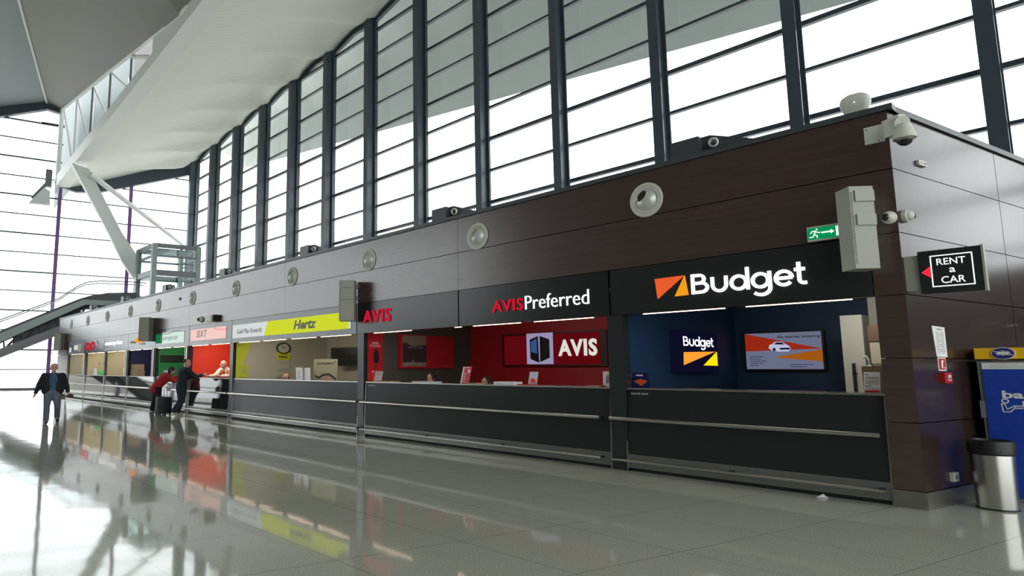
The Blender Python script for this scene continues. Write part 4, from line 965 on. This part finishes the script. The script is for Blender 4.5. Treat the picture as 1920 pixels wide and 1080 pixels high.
t = thing('wall_television', 'black switched off television on the beige back wall', 'television')
a = math.radians(16)
tx = Vector((-math.cos(a), -math.sin(a), 0)); tn = Vector((-math.sin(a), math.cos(a), 0))
TV = FR((15.95, -3.0, 0), tx, tn)
mb = MB(); TV.rect(mb, 0, 1.13, 1.64, 2.25, -.06, 0); mb.build('case', BLACK, t)
mb = MB(); TV.rect(mb, .03, 1.10, 1.67, 2.22, 0, .004); mb.build('screen', BLACKG, t)
MB().box(15.2, 15.4, -3.6, -3.2, 1.88, 1.98).build('wall_arm', BLACK, t)
t = thing('advert_poster', 'cream advertising poster with a picture of a face, standing behind the counter', 'poster')
mb = MB(); A_ = FR((12.98, -.42, 0), (-math.cos(.25), -math.sin(.25), 0), (-math.sin(.25), math.cos(.25), 0))
A_.rect(mb, 0, .85, 1.2401, 1.80, -.02, 0); mb.build('board', mat('cream_print', (.42, .38, .25), .5), t)
text(A_, 'GARMIN', .12, .72, 1.655, 1.71, 0, BLACKT, t, depth=.003, bold=.02)
mb = MB(); A_.poly(mb, [(.72, 1.715), (.76, 1.755), (.80, 1.715)], 0, .003); mb.build('triangle_mark', BLACKT, t)
mb = MB(); A_.poly(mb, [(.30, 1.245), (.36, 1.33), (.48, 1.36), (.62, 1.33), (.72, 1.245)], 0, .004); mb.build('face_print', SKIN, t)
mb = MB(); stroke(mb, A_, [(.05, 1.36), (.2, 1.30), (.35, 1.38), (.55, 1.40), (.70, 1.33), (.80, 1.26)], .05, .004, .006); mb.build('hair_print', HAIRB, t)
mb = MB(); A_.rect(mb, .08, .77, 1.60, 1.605, 0, .002); A_.rect(mb, .3, .6, 1.54, 1.546, 0, .002); mb.build('printed_lines', GREYT, t)

# green booth details, navy booth boxes, enterprise booth shelf
t = thing('dark_wall_band', 'black horizontal band across the green booth wall', 'wall panel')
MB().box(20.76, 23.99, -3.6, -3.55, 1.98, 2.25).build('band', BLACK, t)
MB().box(23.95, 24.0, -3.5, -.2, 1.83, 2.10).build('side_band', BLACK, t)
t = thing('cardboard_box', 'upper of two cardboard boxes stacked on the navy booth counter', 'box', 'cardboard boxes on the counter')
MB().box(26.65, 27.33, -.46, -.12, 1.50, 1.75).build('carton', CARD, t); MB().box(26.65, 27.33, -.31, -.28, 1.74, 1.752).build('tape', BLACK, t)
t = thing('cardboard_box', 'lower of two cardboard boxes stacked on the navy booth counter', 'box', 'cardboard boxes on the counter')
MB().box(26.6, 27.36, -.48, -.11, 1.2401, 1.495).build('carton', CARD, t); MB().box(26.6, 27.36, -.31, -.28, 1.48, 1.497).build('tape', BLACK, t)
t = thing('display_shelf', 'dark green shelf unit beside the navy booth', 'shelf')
MB().box(27.62, 28.9, -3.55, -3.2, 1.9, 2.7).build('upper_panel', mat('dark_green', (.03, .07, .03), .5), t); MB().box(27.62, 28.9, -3.55, -3.2, .6, 1.75).build('lower_panel', mat('slate_blue', (.05, .05, .12), .5), t); MB().box(27.62, 28.9, -3.5, -3.1, 1.8, 1.85).build('shelf_board', OFFW, t)
t = thing('green_box', 'bright green small box on the far counter', 'box')
MB().box(32.0, 32.9, -.5, -.25, 1.2401, 1.47).build('box_body', mat('bright_green', (.0, .75, .06), .5), t)
MB().box(32.1, 32.8, -.25, -.245, 1.29, 1.42).build('front_label', MATS['bright_green'], t)
t = thing('wall_sign_plate', 'small dark sign plate on the farthest beige partition', 'sign')
mb = MB(); PW = part_wall(38.2); PW.rect(mb, .9, 2.2, 1.62, 1.78, 0, .03); mb.build('plate', BLACK, t)
text(PW, 'INFO', 1.3, 1.8, 1.66, 1.74, .03, GREYT, t, depth=.005)
t = thing('wall_inscription', 'faint grey lettering on the tan partition behind the green box', 'lettering')
text(part_wall(34.45), 'joka', .6, 2.2, 1.75, 1.95, 0.002, GREYT, t, depth=.006)

# ------------------------------------------------------------------ stands and papers on the counters
def stand(u0, u1, z1, label, face, lean=0.06, v=-.3, content=None, name='display_stand', tilt=0.0):
    t = thing(name, label, 'display stand')
    z0 = 1.2402; sk = tilt
    a, b = -u1, -u0
    fr_ = FR((0, v, 0), EX, EY)
    def q(x, y, c=0): return Vector((-(a + (b - a) * x) + 0, v - lean * y + c, z0 + (z1 - z0) * y)) + Vector((-sk * y, 0, 0))
    mb = MB(); mb.prism([q(0, 0), q(1, 0), q(1, 1), q(0, 1)], (0, -.008, 0)); mb.build('card', face, t)
    mb = MB(); mb.obox(q(0, 0) + Vector((0.0, -.09, 0)), (-(b - a), 0, 0), (0, .15, 0), (0, 0, .008)); mb.build('base_plate', ACRY, t)
    if content:
        for nm, pts, m in content:
            mb = MB()
            for pl in pts: mb.prism([q(x, y, .001) for x, y in pl], (0, .003, 0))
            mb.build(nm, m, t)
    return t
R = lambda x0, x1, y0, y1: [(x0, y0), (x1, y0), (x1, y1), (x0, y1)]
rows_ = [R(.1 + .14 * i, .19 + .14 * i, y, y + .06) for y in (.70, .50, .30) for i in range(6 if y > .4 else 3)]
stand(.39, .555, 1.49, 'white tariff card with rows of small cars at the end of the first counter', PAPER, content=[('car_rows', rows_, GREYT), ('red_lines', [R(.05, .95, .03, .14), R(.05, .95, .22, .235), R(.05, .95, .43, .445), R(.05, .95, .62, .635), R(.05, .35, .88, .90)], REDT)])
stand(3.27, 3.56, 1.47, 'dark blue card with orange shape at the left of the first counter', mat('card_navy', (.012, .014, .09), .4), tilt=-.07, content=[('orange_shape', [[(.1, .42), (.5, .6), (.9, .45), (.5, .12)]], mat('card_orange', (.75, .12, .03), .5)), ('white_print', [R(.3, .7, .78, .88)], WHITET)])
stand(3.93, 4.09, 1.49, 'white card with a motorcyclist picture on the red booth counter', PAPER, tilt=-.03, content=[('rider_picture', [[(.3, .4), (.45, .75), (.6, .8), (.75, .55), (.9, .45), (.7, .25), (.35, .22)]], GREYT), ('red_foot', [R(0, .3, 0, .1)], REDT)])
stand(5.43, 5.62, 1.48, 'picture card with a red car under a blue sky', mat('card_sky', (.40, .48, .58), .5), content=[('red_car', [[(.2, .3), (.3, .5), (.6, .52), (.85, .32), (.8, .18), (.25, .18)]], REDT), ('road', [R(0, 1, 0, .18)], GREYT)])
stand(7.10, 7.33, 1.58, 'red leaflet card with white print on the red booth counter', mat('card_red', (.62, .03, .05), .5), tilt=.04, content=[('white_print', [R(.0, .15, 0, 1), R(.25, .5, .12, .16), R(.25, .5, .28, .32), R(.25, .45, .42, .46), R(.25, .5, .56, .60), R(.65, .9, .65, .82), R(.3, .8, .93, .97)], WHITET)])
stand(9.9, 10.2, 1.48, 'small plain white card before the narrow red panel', PAPER, content=[('faint_print', [R(.2, .8, .8, .82), R(.35, .65, .68, .7)], GREYT)])
stand(12.95, 13.27, 1.57, 'white leaflet on the beige booth counter, right one of a pair', PAPER, tilt=.12 * -1, content=[('stripe', [[(0, 0), (.12, 0), (.2, 1), (.0, 1)]], mat('mauve_print', (.4, .22, .3), .5))])
stand(13.33, 13.68, 1.58, 'white leaflet on the beige booth counter, left one of a pair', PAPER, tilt=-.14, content=[('faint_print', [R(.3, .7, .2, .25), R(.3, .7, .4, .45), R(.3, .7, .6, .65)], GREYT)])
stand(28.3, 28.9, 1.60, 'white slanted card below the white lettered sign', PAPER, tilt=-.3)
stand(33.3, 34.6, 1.58, 'large white card beside the bright green box', PAPER, tilt=-.4, content=[('faint_print', [R(.3, .7, .5, .56)], GREYT)])
stand(23.4, 24.0, 1.50, 'white upright card behind the woman in red', PAPER, tilt=-.1)
def slab(u0, u1, v0, v1, z0, z1, m, name, label, cat):
    o = MB().box(u0, u1, v0, v1, z0, z1).build(name, m); tag(o, label, cat)
slab(9.45, 10.0, -.5, -.2, 1.2402, 1.262, CARD, 'wooden_tray', 'flat brown tray before the plain white card', 'tray')
slab(8.02, 8.7, -.45, -.2, 1.2402, 1.268, PAPER, 'paper_stack', 'loose white papers before the man sitting at the red booth', 'papers')
slab(6.13, 6.36, -.45, -.2, 1.2402, 1.295, PAPER, 'leaflet_stack', 'white leaflet stack on the red booth counter, left one of two', 'leaflets')
slab(5.87, 6.10, -.45, -.2, 1.2402, 1.295, PAPER, 'leaflet_stack', 'white leaflet stack on the red booth counter, right one of two', 'leaflets')
slab(6.8, 7.12, -.5, -.2, 1.2402, 1.258, CARD, 'wooden_tray', 'flat brown tray under the red leaflet card', 'tray')
slab(5.35, 5.75, -.27, -.15, 1.2402, 1.258, REDT, 'red_leaflet', 'red leaflet lying before the car picture card', 'leaflet')
slab(4.1, 4.38, -.45, -.2, 1.2402, 1.258, CARD, 'wooden_tray', 'flat brown tray beside the motorcyclist card', 'tray')

# ------------------------------------------------------------------ people
def caps(mb, p0, r0, p1, r1, fy=1.0):
    """tapered capsule along p0-p1, flattened in y by fy"""
    p0, p1 = Vector(p0), Vector(p1); d = p1 - p0; L = d.length; d.normalize()
    mb_ = MB(); mb_.lathe([(max(r0 * math.sin(t), 1e-4), -r0 * math.cos(t)) for t in [PI / 2 * k / 4 for k in range(5)]] + [(max(r1 * math.cos(t), 1e-4), L + r1 * math.sin(t)) for t in [PI / 2 * k / 4 for k in range(5)]], (0, 0, 0), (0, 0, 1), 14)
    q = Vector((0, 0, 1)).rotation_difference(d).to_matrix()
    vs = []
    for v in mb_.v:
        w_ = q @ Vector(v); vs.append(p0 + w_)
    if fy != 1.0:
        c = (p0 + p1) / 2
        vs = [Vector((v.x, c.y + (v.y - c.y) * fy, v.z)) for v in vs]
    mb.add(vs, mb_.f)
def fused(name, mb, m, parent, voxel=0.014, X=Matrix.Identity(4), smooth_it=3):
    me = bpy.data.meshes.new('tmp'); me.from_pydata(mb.v, [], mb.f); o = bpy.data.objects.new('tmp', me); C.objects.link(o)
    r = o.modifiers.new('r', 'REMESH'); r.mode = 'VOXEL'; r.voxel_size = voxel
    s = o.modifiers.new('s', 'SMOOTH'); s.iterations = smooth_it; s.factor = 0.5
    bpy.context.view_layer.update()
    m2 = bpy.data.meshes.new_from_object(o.evaluated_get(bpy.context.evaluated_depsgraph_get()))
    bpy.data.objects.remove(o); bpy.data.meshes.remove(me)
    m2.name = name; m2.materials.clear(); m2.materials.append(m); m2.transform(X)
    for p in m2.polygons: p.use_smooth = True
    ob = bpy.data.objects.new(name, m2); C.objects.link(ob); ob.parent = parent; return ob
def simple(name, mb, m, parent, X, smooth=True):
    o = mb.build(name, m, parent, smooth); o.data.transform(X); return o

def person(label, X, J, wear, hair, shoe=None, female=False, group=None, girth=1.0):
    """J: joint positions; wear: list of (name, material, pieces)"""
    t = thing('person', label, 'person', group)
    V = {k: Vector(v) for k, v in J.items()}
    b = MB(); g = girth
    caps(b, V['pelvis'], .125 * g, V['waist'], .12 * g, .75); caps(b, V['waist'], .12 * g, V['chest'], .145 * g, .72)
    caps(b, V['chest'], .14 * g, V['neck'] - EZ * .06, .10, .8); caps(b, V['neck'] - EZ * .05, .058, V['head'] - EZ * .06, .052)
    for s in ('l', 'r'):
        caps(b, V['chest'] + EZ * .05, .08, V['sh' + s], .062); caps(b, V['sh' + s], .055, V['el' + s], .042); caps(b, V['el' + s], .042, V['wr' + s], .028)
        caps(b, V['pelvis'] - EZ * .02, .11 * g, V['hip' + s], .10 * g); caps(b, V['hip' + s], .092 * g, V['kn' + s], .06); caps(b, V['kn' + s], .06, V['an' + s], .038)
        caps(b, V['an' + s], .04, V['toe' + s], .032)
        # hand: palm, four fingers and a thumb
        d = (V['wr' + s] - V['el' + s]).normalized(); side = d.cross(Vector((0, 1, 0)) if abs(d.y) < .8 else EZ).normalized(); fwd = d.cross(side)
        pc = V['wr' + s] + d * .07; caps(b, V['wr' + s] + d * .01, .026, pc, .034)
        for k, ln_ in enumerate((.062, .072, .068, .052)):
            q0 = pc + fwd * (.03 - .02 * k) + d * .02; q1 = q0 + d * ln_ * .6 + side * .006; q2 = q1 + d * ln_ * .35 + side * .022
            caps(b, q0, .0105, q1, .0095); caps(b, q1, .0095, q2, .0085)
        th = pc + fwd * .035 - d * .025; caps(b, th, .012, th + fwd * .028 + d * .03, .0095)
    hd = V['head']; fd = V['face'].normalized(); rd = fd.cross(EZ).normalized()
    b.ball(hd + EZ * .02 - fd * .01, (.083, .095, .115), 18); b.ball(hd + fd * .025 - EZ * .055, (.058, .06, .06), 14)
    caps(b, hd + fd * .085 + EZ * .025, .011, hd + fd * .108 - EZ * .015, .016)                      # nose
    for s_ in (-1, 1): b.ball(hd + rd * s_ * .083 - fd * .005 - EZ * .002, (.016, .02, .03), 8)        # ears
    caps(b, hd + fd * .085 - EZ * .055 - rd * .02, .009, hd + fd * .085 - EZ * .055 + rd * .02, .009)  # lips
    fused('body', b, SKIN, t, 0.011, X, 2)
    for s_ in (-1, 1):
        e = hd + fd * .083 + rd * s_ * .032 + EZ * .022
        simple('eye', MB().ball(e, .0115, 10), BLACKT, t, X)
        simple('eyebrow', MB().tube(e + EZ * .022 + fd * .006 - rd * .016, e + EZ * .022 + fd * .006 + rd * .016, .004, .004, 6), HAIRB if female else hair[0], t, X)
    # hair
    hm = MB(); mt, style = hair
    if style == 'short':
        for k in range(16):
            a = random.uniform(0, 2 * PI); pz = random.uniform(.35, 1)
            hm.ball(hd - fd * .05 + Vector((math.cos(a) * .06 * math.sqrt(1 - pz * pz * .8), math.sin(a) * .06 * math.sqrt(1 - pz * pz * .8), .045 + .075 * pz)), .032, 10)
        hm.ball(hd - fd * .036 + EZ * .042, (.089, .089, .097), 16)
        fused('hair', hm, mt, t, .014, X, 2)
    elif style == 'long':
        hm.ball(hd - fd * .025 + EZ * .03, (.1, .105, .115), 16)
        for s_ in (-1, -.5, 0, .5, 1): caps(hm, hd - fd * .06 + rd * .06 * s_, .05, hd - fd * .08 + rd * .075 * s_ - EZ * .19, .035)
        fused('hair', hm, mt, t, .014, X, 3)
    elif style == 'thin':
        hm.ball(hd - fd * .035 + EZ * .0, (.084, .08, .06), 14); fused('hair', hm, mt, t, .014, X, 2)
    for nm, m, pcs in wear:
        w_ = MB()
        for pc in pcs:
            if pc[0] == 'leg':
                s = pc[1]; e = pc[2]
                caps(w_, V['pelvis'] - EZ * .02, .125 * g, V['hip' + s], .118 * g); caps(w_, V['hip' + s], .112 * g, V['kn' + s], .082 * e); caps(w_, V['kn' + s], .082 * e, V['an' + s] + EZ * .02, .07 * e)
            elif pc[0] == 'arm':
                s = pc[1]; e = pc[2]
                caps(w_, V['chest'] + EZ * .06, .1, V['sh' + s], .085 * e); caps(w_, V['sh' + s], .082 * e, V['el' + s], .066 * e); caps(w_, V['el' + s], .066 * e, V['el' + s].lerp(V['wr' + s], .93), .05 * e)
            elif pc[0] == 'torso':
                e = pc[1]; low = pc[2]
                caps(w_, V['pelvis'].lerp(V['waist'], low), .15 * g * e, V['waist'], .142 * g * e, .8); caps(w_, V['waist'], .142 * g * e, V['chest'], .165 * g * e, .78); caps(w_, V['chest'], .16 * g * e, V['neck'] - EZ * .05, .1, .85)
            elif pc[0] == 'seg': caps(w_, Vector(pc[1]), pc[2], Vector(pc[3]), pc[4], pc[5] if len(pc) > 5 else 1)
        fused(nm, w_, m, t, .016, X, 3)
    for s in ('l', 'r'):
        w_ = MB(); d = (V['toe' + s] - V['an' + s]); caps(w_, V['an' + s] - Vector((0, 0, .03)) - d * .15, .05, V['toe' + s] + d * .1, .042)
        fused('shoe', w_, (shoe if shoe else BLACK), t, .012, X, 2)
    return t

def place(x, y, z, rot, sx=1.0, sz=1.0): return Matrix.Translation((x, y, z)) @ Matrix.Rotation(rot, 4, 'Z') @ Matrix.Diagonal((sx, sx, sz, 1))
JEANS = mat('washed_denim', (0.11, 0.125, 0.155), 0.8, var=.3, vscale=12)
NAVYC = mat('navy_cloth', (0.012, 0.018, 0.032), 0.85); BLKC = mat('black_cloth', (0.010, 0.010, 0.013), 0.85)
SHIRTB = mat('blue_shirt', (0.03, 0.09, 0.16), 0.8); REDC = mat('red_coat_cloth', (0.42, 0.012, 0.02), 0.8); CREAMC = mat('cream_shirt', (0.72, 0.62, 0.50), 0.8); ORGV = mat('orange_waistcoat', (0.80, 0.13, 0.05), 0.7)
SOLE = mat('pale_shoe', (0.35, 0.32, 0.25), 0.7)

# man walking towards the camera
Jw = dict(pelvis=(0, 0, .93), waist=(0, .01, 1.08), chest=(0, .02, 1.27), neck=(0, .03, 1.44), head=(0, .06, 1.585), face=(0, 1, 0),
          shl=(-.20, .02, 1.37), shr=(.20, .02, 1.37), ell=(-.30, .00, 1.12), elr=(.31, -.05, 1.12), wrl=(-.35, .12, .89), wrr=(.38, .06, .86),
          hipl=(-.09, 0, .88), hipr=(.09, 0, .88), knl=(-.13, .06, .48), knr=(.11, .10, .50), anl=(-.14, -.22, .14), anr=(.10, .22, .09), toel=(-.15, -.10, .045), toer=(.10, .37, .045))
# local +y faces the camera
ang = math.atan2(9.06 - 4.68, -1.78 - 18.8) - PI / 2
XW = place(18.75, 4.75, 0, ang, 1.13, 0.985)
open_jacket = [('seg', (-.13, .0, .93), .13, (-.15, .03, 1.3), .12, 1.0), ('seg', (.13, .0, .93), .13, (.15, .03, 1.3), .12, 1.0), ('seg', (0, -.05, .95), .13, (0, -.04, 1.35), .13, .8), ('arm', 'l', 1.02), ('arm', 'r', 1.02), ('seg', (-.16, .02, 1.36), .08, (.16, .02, 1.36), .08)]
person('man in open black jacket and jeans walking alone towards the counters', XW, Jw,
       [('shirt', SHIRTB, [('torso', .98, .2)]), ('jacket', BLKC, open_jacket), ('trousers', JEANS, [('leg', 'l', .95), ('leg', 'r', .95)]),
        ('belt', BLACK, [('seg', (-.1, .04, .965), .075, (.1, .04, .965), .075)])], (HAIRG, 'short'), girth=1.08)
t = thing('small_pouch', 'small dark pouch held in the walking man\'s hand', 'pouch')
simple('pouch_body', MB().ball((-.40, .16, .78), (.085, .05, .06), 14), mat('dark_leather', (.03, .02, .02), .6), t, XW)
simple('pouch_flap', MB().box(-.46, -.34, .19, .215, .77, .80), MATS['dark_leather'], t, XW)

# man at the counter, seen from behind and slightly from the side
Jm = dict(pelvis=(0, 0, .97), waist=(0, .02, 1.12), chest=(.01, .05, 1.33), neck=(.02, .09, 1.51), head=(.04, .14, 1.655), face=(.75, .66, 0),
          shl=(-.19, .06, 1.43), shr=(.21, .06, 1.43), ell=(-.24, .26, 1.20), elr=(.26, .28, 1.22), wrl=(-.06, .44, 1.27), wrr=(.20, .50, 1.28),
          hipl=(-.09, 0, .92), hipr=(.10, 0, .92), knl=(-.10, .05, .50), knr=(.12, -.02, .50), anl=(-.11, -.05, .10), anr=(.13, -.22, .16), toel=(-.12, .09, .045), toer=(.14, -.14, .045))
XM = place(19.25, 0.76, 0, PI, 1.2, 1.045)
person('man in dark navy jacket leaning on the counter, seen from behind', XM, Jm,
       [('jacket', NAVYC, [('torso', 1.12, -.55), ('arm', 'l', 1.15), ('arm', 'r', 1.15)]), ('trousers', NAVYC, [('leg', 'l', 1.2), ('leg', 'r', 1.2)])], (HAIRB, 'short'), SOLE, girth=1.1)
# woman in red coat bending towards the counter
Jf = dict(pelvis=(-.05, -.02, .90), waist=(.04, .05, 1.04), chest=(.17, .14, 1.22), neck=(.28, .22, 1.37), head=(.34, .28, 1.49), face=(.6, .8, 0),
          shl=(.02, .16, 1.31), shr=(.34, .12, 1.28), ell=(.06, .36, 1.14), elr=(.42, .34, 1.10), wrl=(.16, .50, 1.27), wrr=(.40, .55, 1.29),
          hipl=(-.13, 0, .86), hipr=(.03, 0, .86), knl=(-.19, 0, .47), knr=(.0, .04, .47), anl=(-.28, -.04, .09), anr=(-.05, .05, .09), toel=(-.30, .08, .04), toer=(-.05, .18, .04))
XF = place(21.75, 0.66, 0, PI, 1.25, 1.0)
person('dark haired woman in red coat bending over the counter', XF, Jf,
       [('coat', REDC, [('torso', 1.15, -.5), ('arm', 'l', 1.15), ('arm', 'r', 1.15)]), ('leggings', BLKC, [('leg', 'l', .95), ('leg', 'r', .95)])], (HAIRB, 'long'), BLACK, female=True, girth=1.05)
# clerk
Jc = dict(pelvis=(0, 0, 1.02), waist=(0, .05, 1.17), chest=(0, .12, 1.38), neck=(0, .18, 1.55), head=(.03, .27, 1.665), face=(.35, .9, -.3),
          shl=(-.19, .14, 1.47), shr=(.19, .14, 1.47), ell=(-.23, .26, 1.27), elr=(.27, .30, 1.28), wrl=(-.05, .46, 1.275), wrr=(.30, .50, 1.275),
          hipl=(-.09, 0, .97), hipr=(.09, 0, .97), knl=(-.10, .03, .55), knr=(.10, .03, .55), anl=(-.10, 0, .10), anr=(.10, 0, .10), toel=(-.11, .13, .045), toer=(.11, .13, .045))
XC = place(19.25, -0.95, 0.0, 0.55, 1.25, 1.02)
person('bald clerk in orange waistcoat and cream shirt serving behind the counter', XC, Jc,
       [('shirt', CREAMC, [('torso', 1.0, -.2), ('arm', 'l', 1.05), ('arm', 'r', 1.05)]), ('waistcoat', ORGV, [('seg', (-.08, .08, 1.1), .125, (-.09, .14, 1.42), .11), ('seg', (.08, .08, 1.1), .125, (.09, .14, 1.42), .11)]),
        ('tie', BLKC, [('seg', (0, .27, 1.25), .02, (0, .27, 1.46), .018)]), ('trousers', BLKC, [('leg', 'l', 1), ('leg', 'r', 1)])], (SKIN, 'thin'))
# seated staff of whom only the tops of the heads show
def seated(label, x, y, zt_, rot, hairm, style='short', clabel=''):
    dz = zt_ - 1.40
    Js = dict(pelvis=(0, 0, .62 + dz), waist=(0, .03, .78 + dz), chest=(0, .06, .98 + dz), neck=(0, .08, 1.15 + dz), head=(0, .12, 1.27 + dz), face=(0, 1, 0),
              shl=(-.19, .07, 1.08 + dz), shr=(.19, .07, 1.08 + dz), ell=(-.24, .18, .84 + dz), elr=(.24, .18, .84 + dz), wrl=(-.15, .38, .80 + dz), wrr=(.15, .38, .80 + dz),
              hipl=(-.09, .06, .58 + dz), hipr=(.09, .06, .58 + dz), knl=(-.11, .44, .55 + dz), knr=(.11, .44, .55 + dz), anl=(-.11, .40, .12), anr=(.11, .40, .12), toel=(-.11, .52, .05), toer=(.11, .52, .05))
    person(label, place(x, y, 0, rot, 1.2, 1.0), Js, [('shirt', BLKC, [('torso', 1.0, 0), ('arm', 'l', 1), ('arm', 'r', 1)]), ('trousers', BLKC, [('leg', 'l', 1), ('leg', 'r', 1)])], (hairm, style))
    c = thing('office_chair', clabel, 'chair')
    MB().lathe([(0, 0), (.23, 0), (.25, .03), (.23, .06), (0, .065)], (x, y, .42 + dz), EZ, 20).build('seat', BLACK, c, True)
    MB().tube((x, y, .05), (x, y, .42 + dz), .03, .03, 10).build('gas_column', MGREY, c, True)
    mb = MB()
    for k in range(5): mb.tube((x, y, .08), (x + .28 * math.cos(k * 1.257), y + .28 * math.sin(k * 1.257), .04), .02, .02, 6)
    mb.build('star_base', BLACK, c)
seated('seated person whose dark hair and brow show behind the loose papers', 8.95, -1.1, 1.44, .3, HAIRB, 'long', clabel='black office chair of the person behind the loose papers')
seated('seated person of whom only dark hair shows, by the leaflet stacks', 7.35, -1.2, 1.37, .2, HAIRB, 'long', clabel='black office chair of the person near the leaflet stacks')
seated('seated person of whom only the scalp shows below the clock calendar', 15.45, -1.0, 1.40, 1.2, HAIRB, 'thin', clabel='black office chair below the wall calendar')

# luggage
def case(x, y, z1, wdt, dep, m, label, rot=0, handle=True):
    t = thing('rolling_suitcase', label, 'suitcase')
    X = Matrix.Translation((x, y, 0)) @ Matrix.Rotation(rot, 4, 'Z')
    mb = MB(); n_ = 6
    rows = []
    for z in (.06, .10, z1 - .05, z1):
        k = .93 if z in (.06, z1) else 1
        rows.append([(wdt / 2 * k * math.copysign(abs(math.cos(a)) ** .35, math.cos(a)), dep / 2 * k * math.copysign(abs(math.sin(a)) ** .35, math.sin(a)), z) for a in [2 * PI * i / 24 for i in range(25)]])
    mb.grid(rows); mb.add(rows[0][:24], [tuple(range(24))]); mb.add(rows[-1][:24], [tuple(range(24))])
    simple('shell', mb, m, t, X)
    mb = MB()
    for a in (-wdt * .38, wdt * .38):
        for b in (-dep * .3, dep * .3): mb.tube((a - .012, b, .03), (a + .012, b, .03), .03, .03, 12)
    simple('wheels', mb, BLACK, t, X)
    if handle: simple('pull_handle', MB().path([Vector((-.09, 0, z1)), Vector((-.09, 0, z1 + .34)), Vector((.09, 0, z1 + .34)), Vector((.09, 0, z1))], .011), MGREY, t, X)
    simple('grab_handle', MB().path([Vector((-.07, dep / 2 * .6, z1)), Vector((-.05, dep / 2 * .6, z1 + .03)), Vector((.05, dep / 2 * .6, z1 + .03)), Vector((.07, dep / 2 * .6, z1))], .01), BLACK, t, X)
case(19.88, 1.05, .60, .48, .28, BLKC, 'black rolling suitcase behind the man in the navy jacket', .2)
case(20.45, 1.02, .58, .42, .25, mat('dark_grey_cloth', (.03, .034, .036), .7), 'dark suitcase with pale strap behind the woman in red', -.1, False)
t = thing('handbag', 'small whitish handbag hanging on the suitcase handle', 'bag')
MB().ball((20.15, .85, .90), (.17, .08, .11), 16).build('bag_body', OFFW, t, True)
MB().path([Vector((20.02, .85, .96)), Vector((20.08, .86, 1.05)), Vector((20.20, .86, 1.05)), Vector((20.28, .85, .96))], .01).build('bag_strap', BLACK, t)

# faint hangar far outside
t = thing('hangar', 'pale low hangar far away outside the end windows', 'building')
MB().prism([(190, 20, -.25), (190, 60, -.25), (190, 60, 3.2), (190, 48, 6.2), (190, 32, 6.2), (190, 20, 3.2)], (30, 0, 0)).build('hall', mat('pale_hangar', (.5, .48, .46), .8), t)
MB().box(189.8, 190, 26, 50, -.25, 3).build('gate', mat('hangar_gate', (.4, .38, .36), .8), t)

# ------------------------------------------------------------------ small pieces belong to the part they sit on
SUB = {'vent_slots': 'cabinet', 'white_pictogram': ('green_face', 'red_field'), 'eye': 'body', 'eyebrow': 'body', 'hour_marks': 'dial', 'hands': 'dial', 'red_stripe': 'screen_panel',
       'orange_stripe': 'screen_panel', 'car_body': 'screen_panel', 'car_windows': 'screen_panel', 'badge_emblem': 'oval_badge', 'phone_display': 'phone_shape', 'button': 'glass_front',
       'handle': 'door_leaf', 'door': 'carcass', 'figure_outline': 'blue_panel', 'round_outline': 'blue_panel', 'dark_hills': 'picture', 'road_print': 'picture', 'yellow_heading': 'sheet',
       'bolt': 'wall_plate', 'chrome_ring': 'hood', 'smoked_dome': 'hood', 'indicator': 'shell', 'tape': 'carton', 'grab_handle': 'shell', 'pull_handle': 'shell', 'wheels': 'shell',
       'tie': 'shirt', 'belt': 'trousers', 'triangle_mark': 'board', 'face_print': 'board', 'hair_print': 'board', 'bracket': 'tube', 'plug_holes': 'case', 'cover': 'case',
       'curved_stripe': 'pink_lightbox', 'wavy_line': 'white_lightbox', 'dark_opening': 'swivel_bowl', 'lamp_glass': 'lamp_ring', 'pouch_flap': 'pouch_body', 'bag_strap': 'bag_body',
       'white_border': 'case', 'red_arrow': 'case', 'printed_lines': ('paper', 'sheet', 'board', 'white_strip', 'screen_panel'), 'small_print': ('red_face', 'panel', 'red_board'), 'side_fin': 'housing', 'cord': 'body', 'cradle': 'body'}
bn = lambda o: o.name.split('.')[0]
for r in ROOTS:
    ch = list(r.children)
    for c in ch:
        want = SUB.get(bn(c))
        if not want: continue
        want = (want,) if isinstance(want, str) else want
        p = next((q for q in ch if bn(q) in want and q is not c and q.parent is r), None)
        if p and not c.children: c.parent = p

# ------------------------------------------------------------------ give every thing its origin at its base
bpy.context.view_layer.update()
def rebase(root):
    if root.type == 'MESH':
        vs = [v.co for v in root.data.vertices]; kids = []
        meshes = [root]
    else:
        kids = [c for c in root.children_recursive if c.type == 'MESH']; meshes = kids
        vs = [v.co for c in kids for v in c.data.vertices]
    if not vs: return
    lo = [min(v[i] for v in vs) for i in range(3)]; hi = [max(v[i] for v in vs) for i in range(3)]
    b = Vector(((lo[0] + hi[0]) / 2, (lo[1] + hi[1]) / 2, lo[2]))
    for c in meshes: c.data.transform(Matrix.Translation(-b))
    root.location = b
for r in ROOTS: rebase(r)
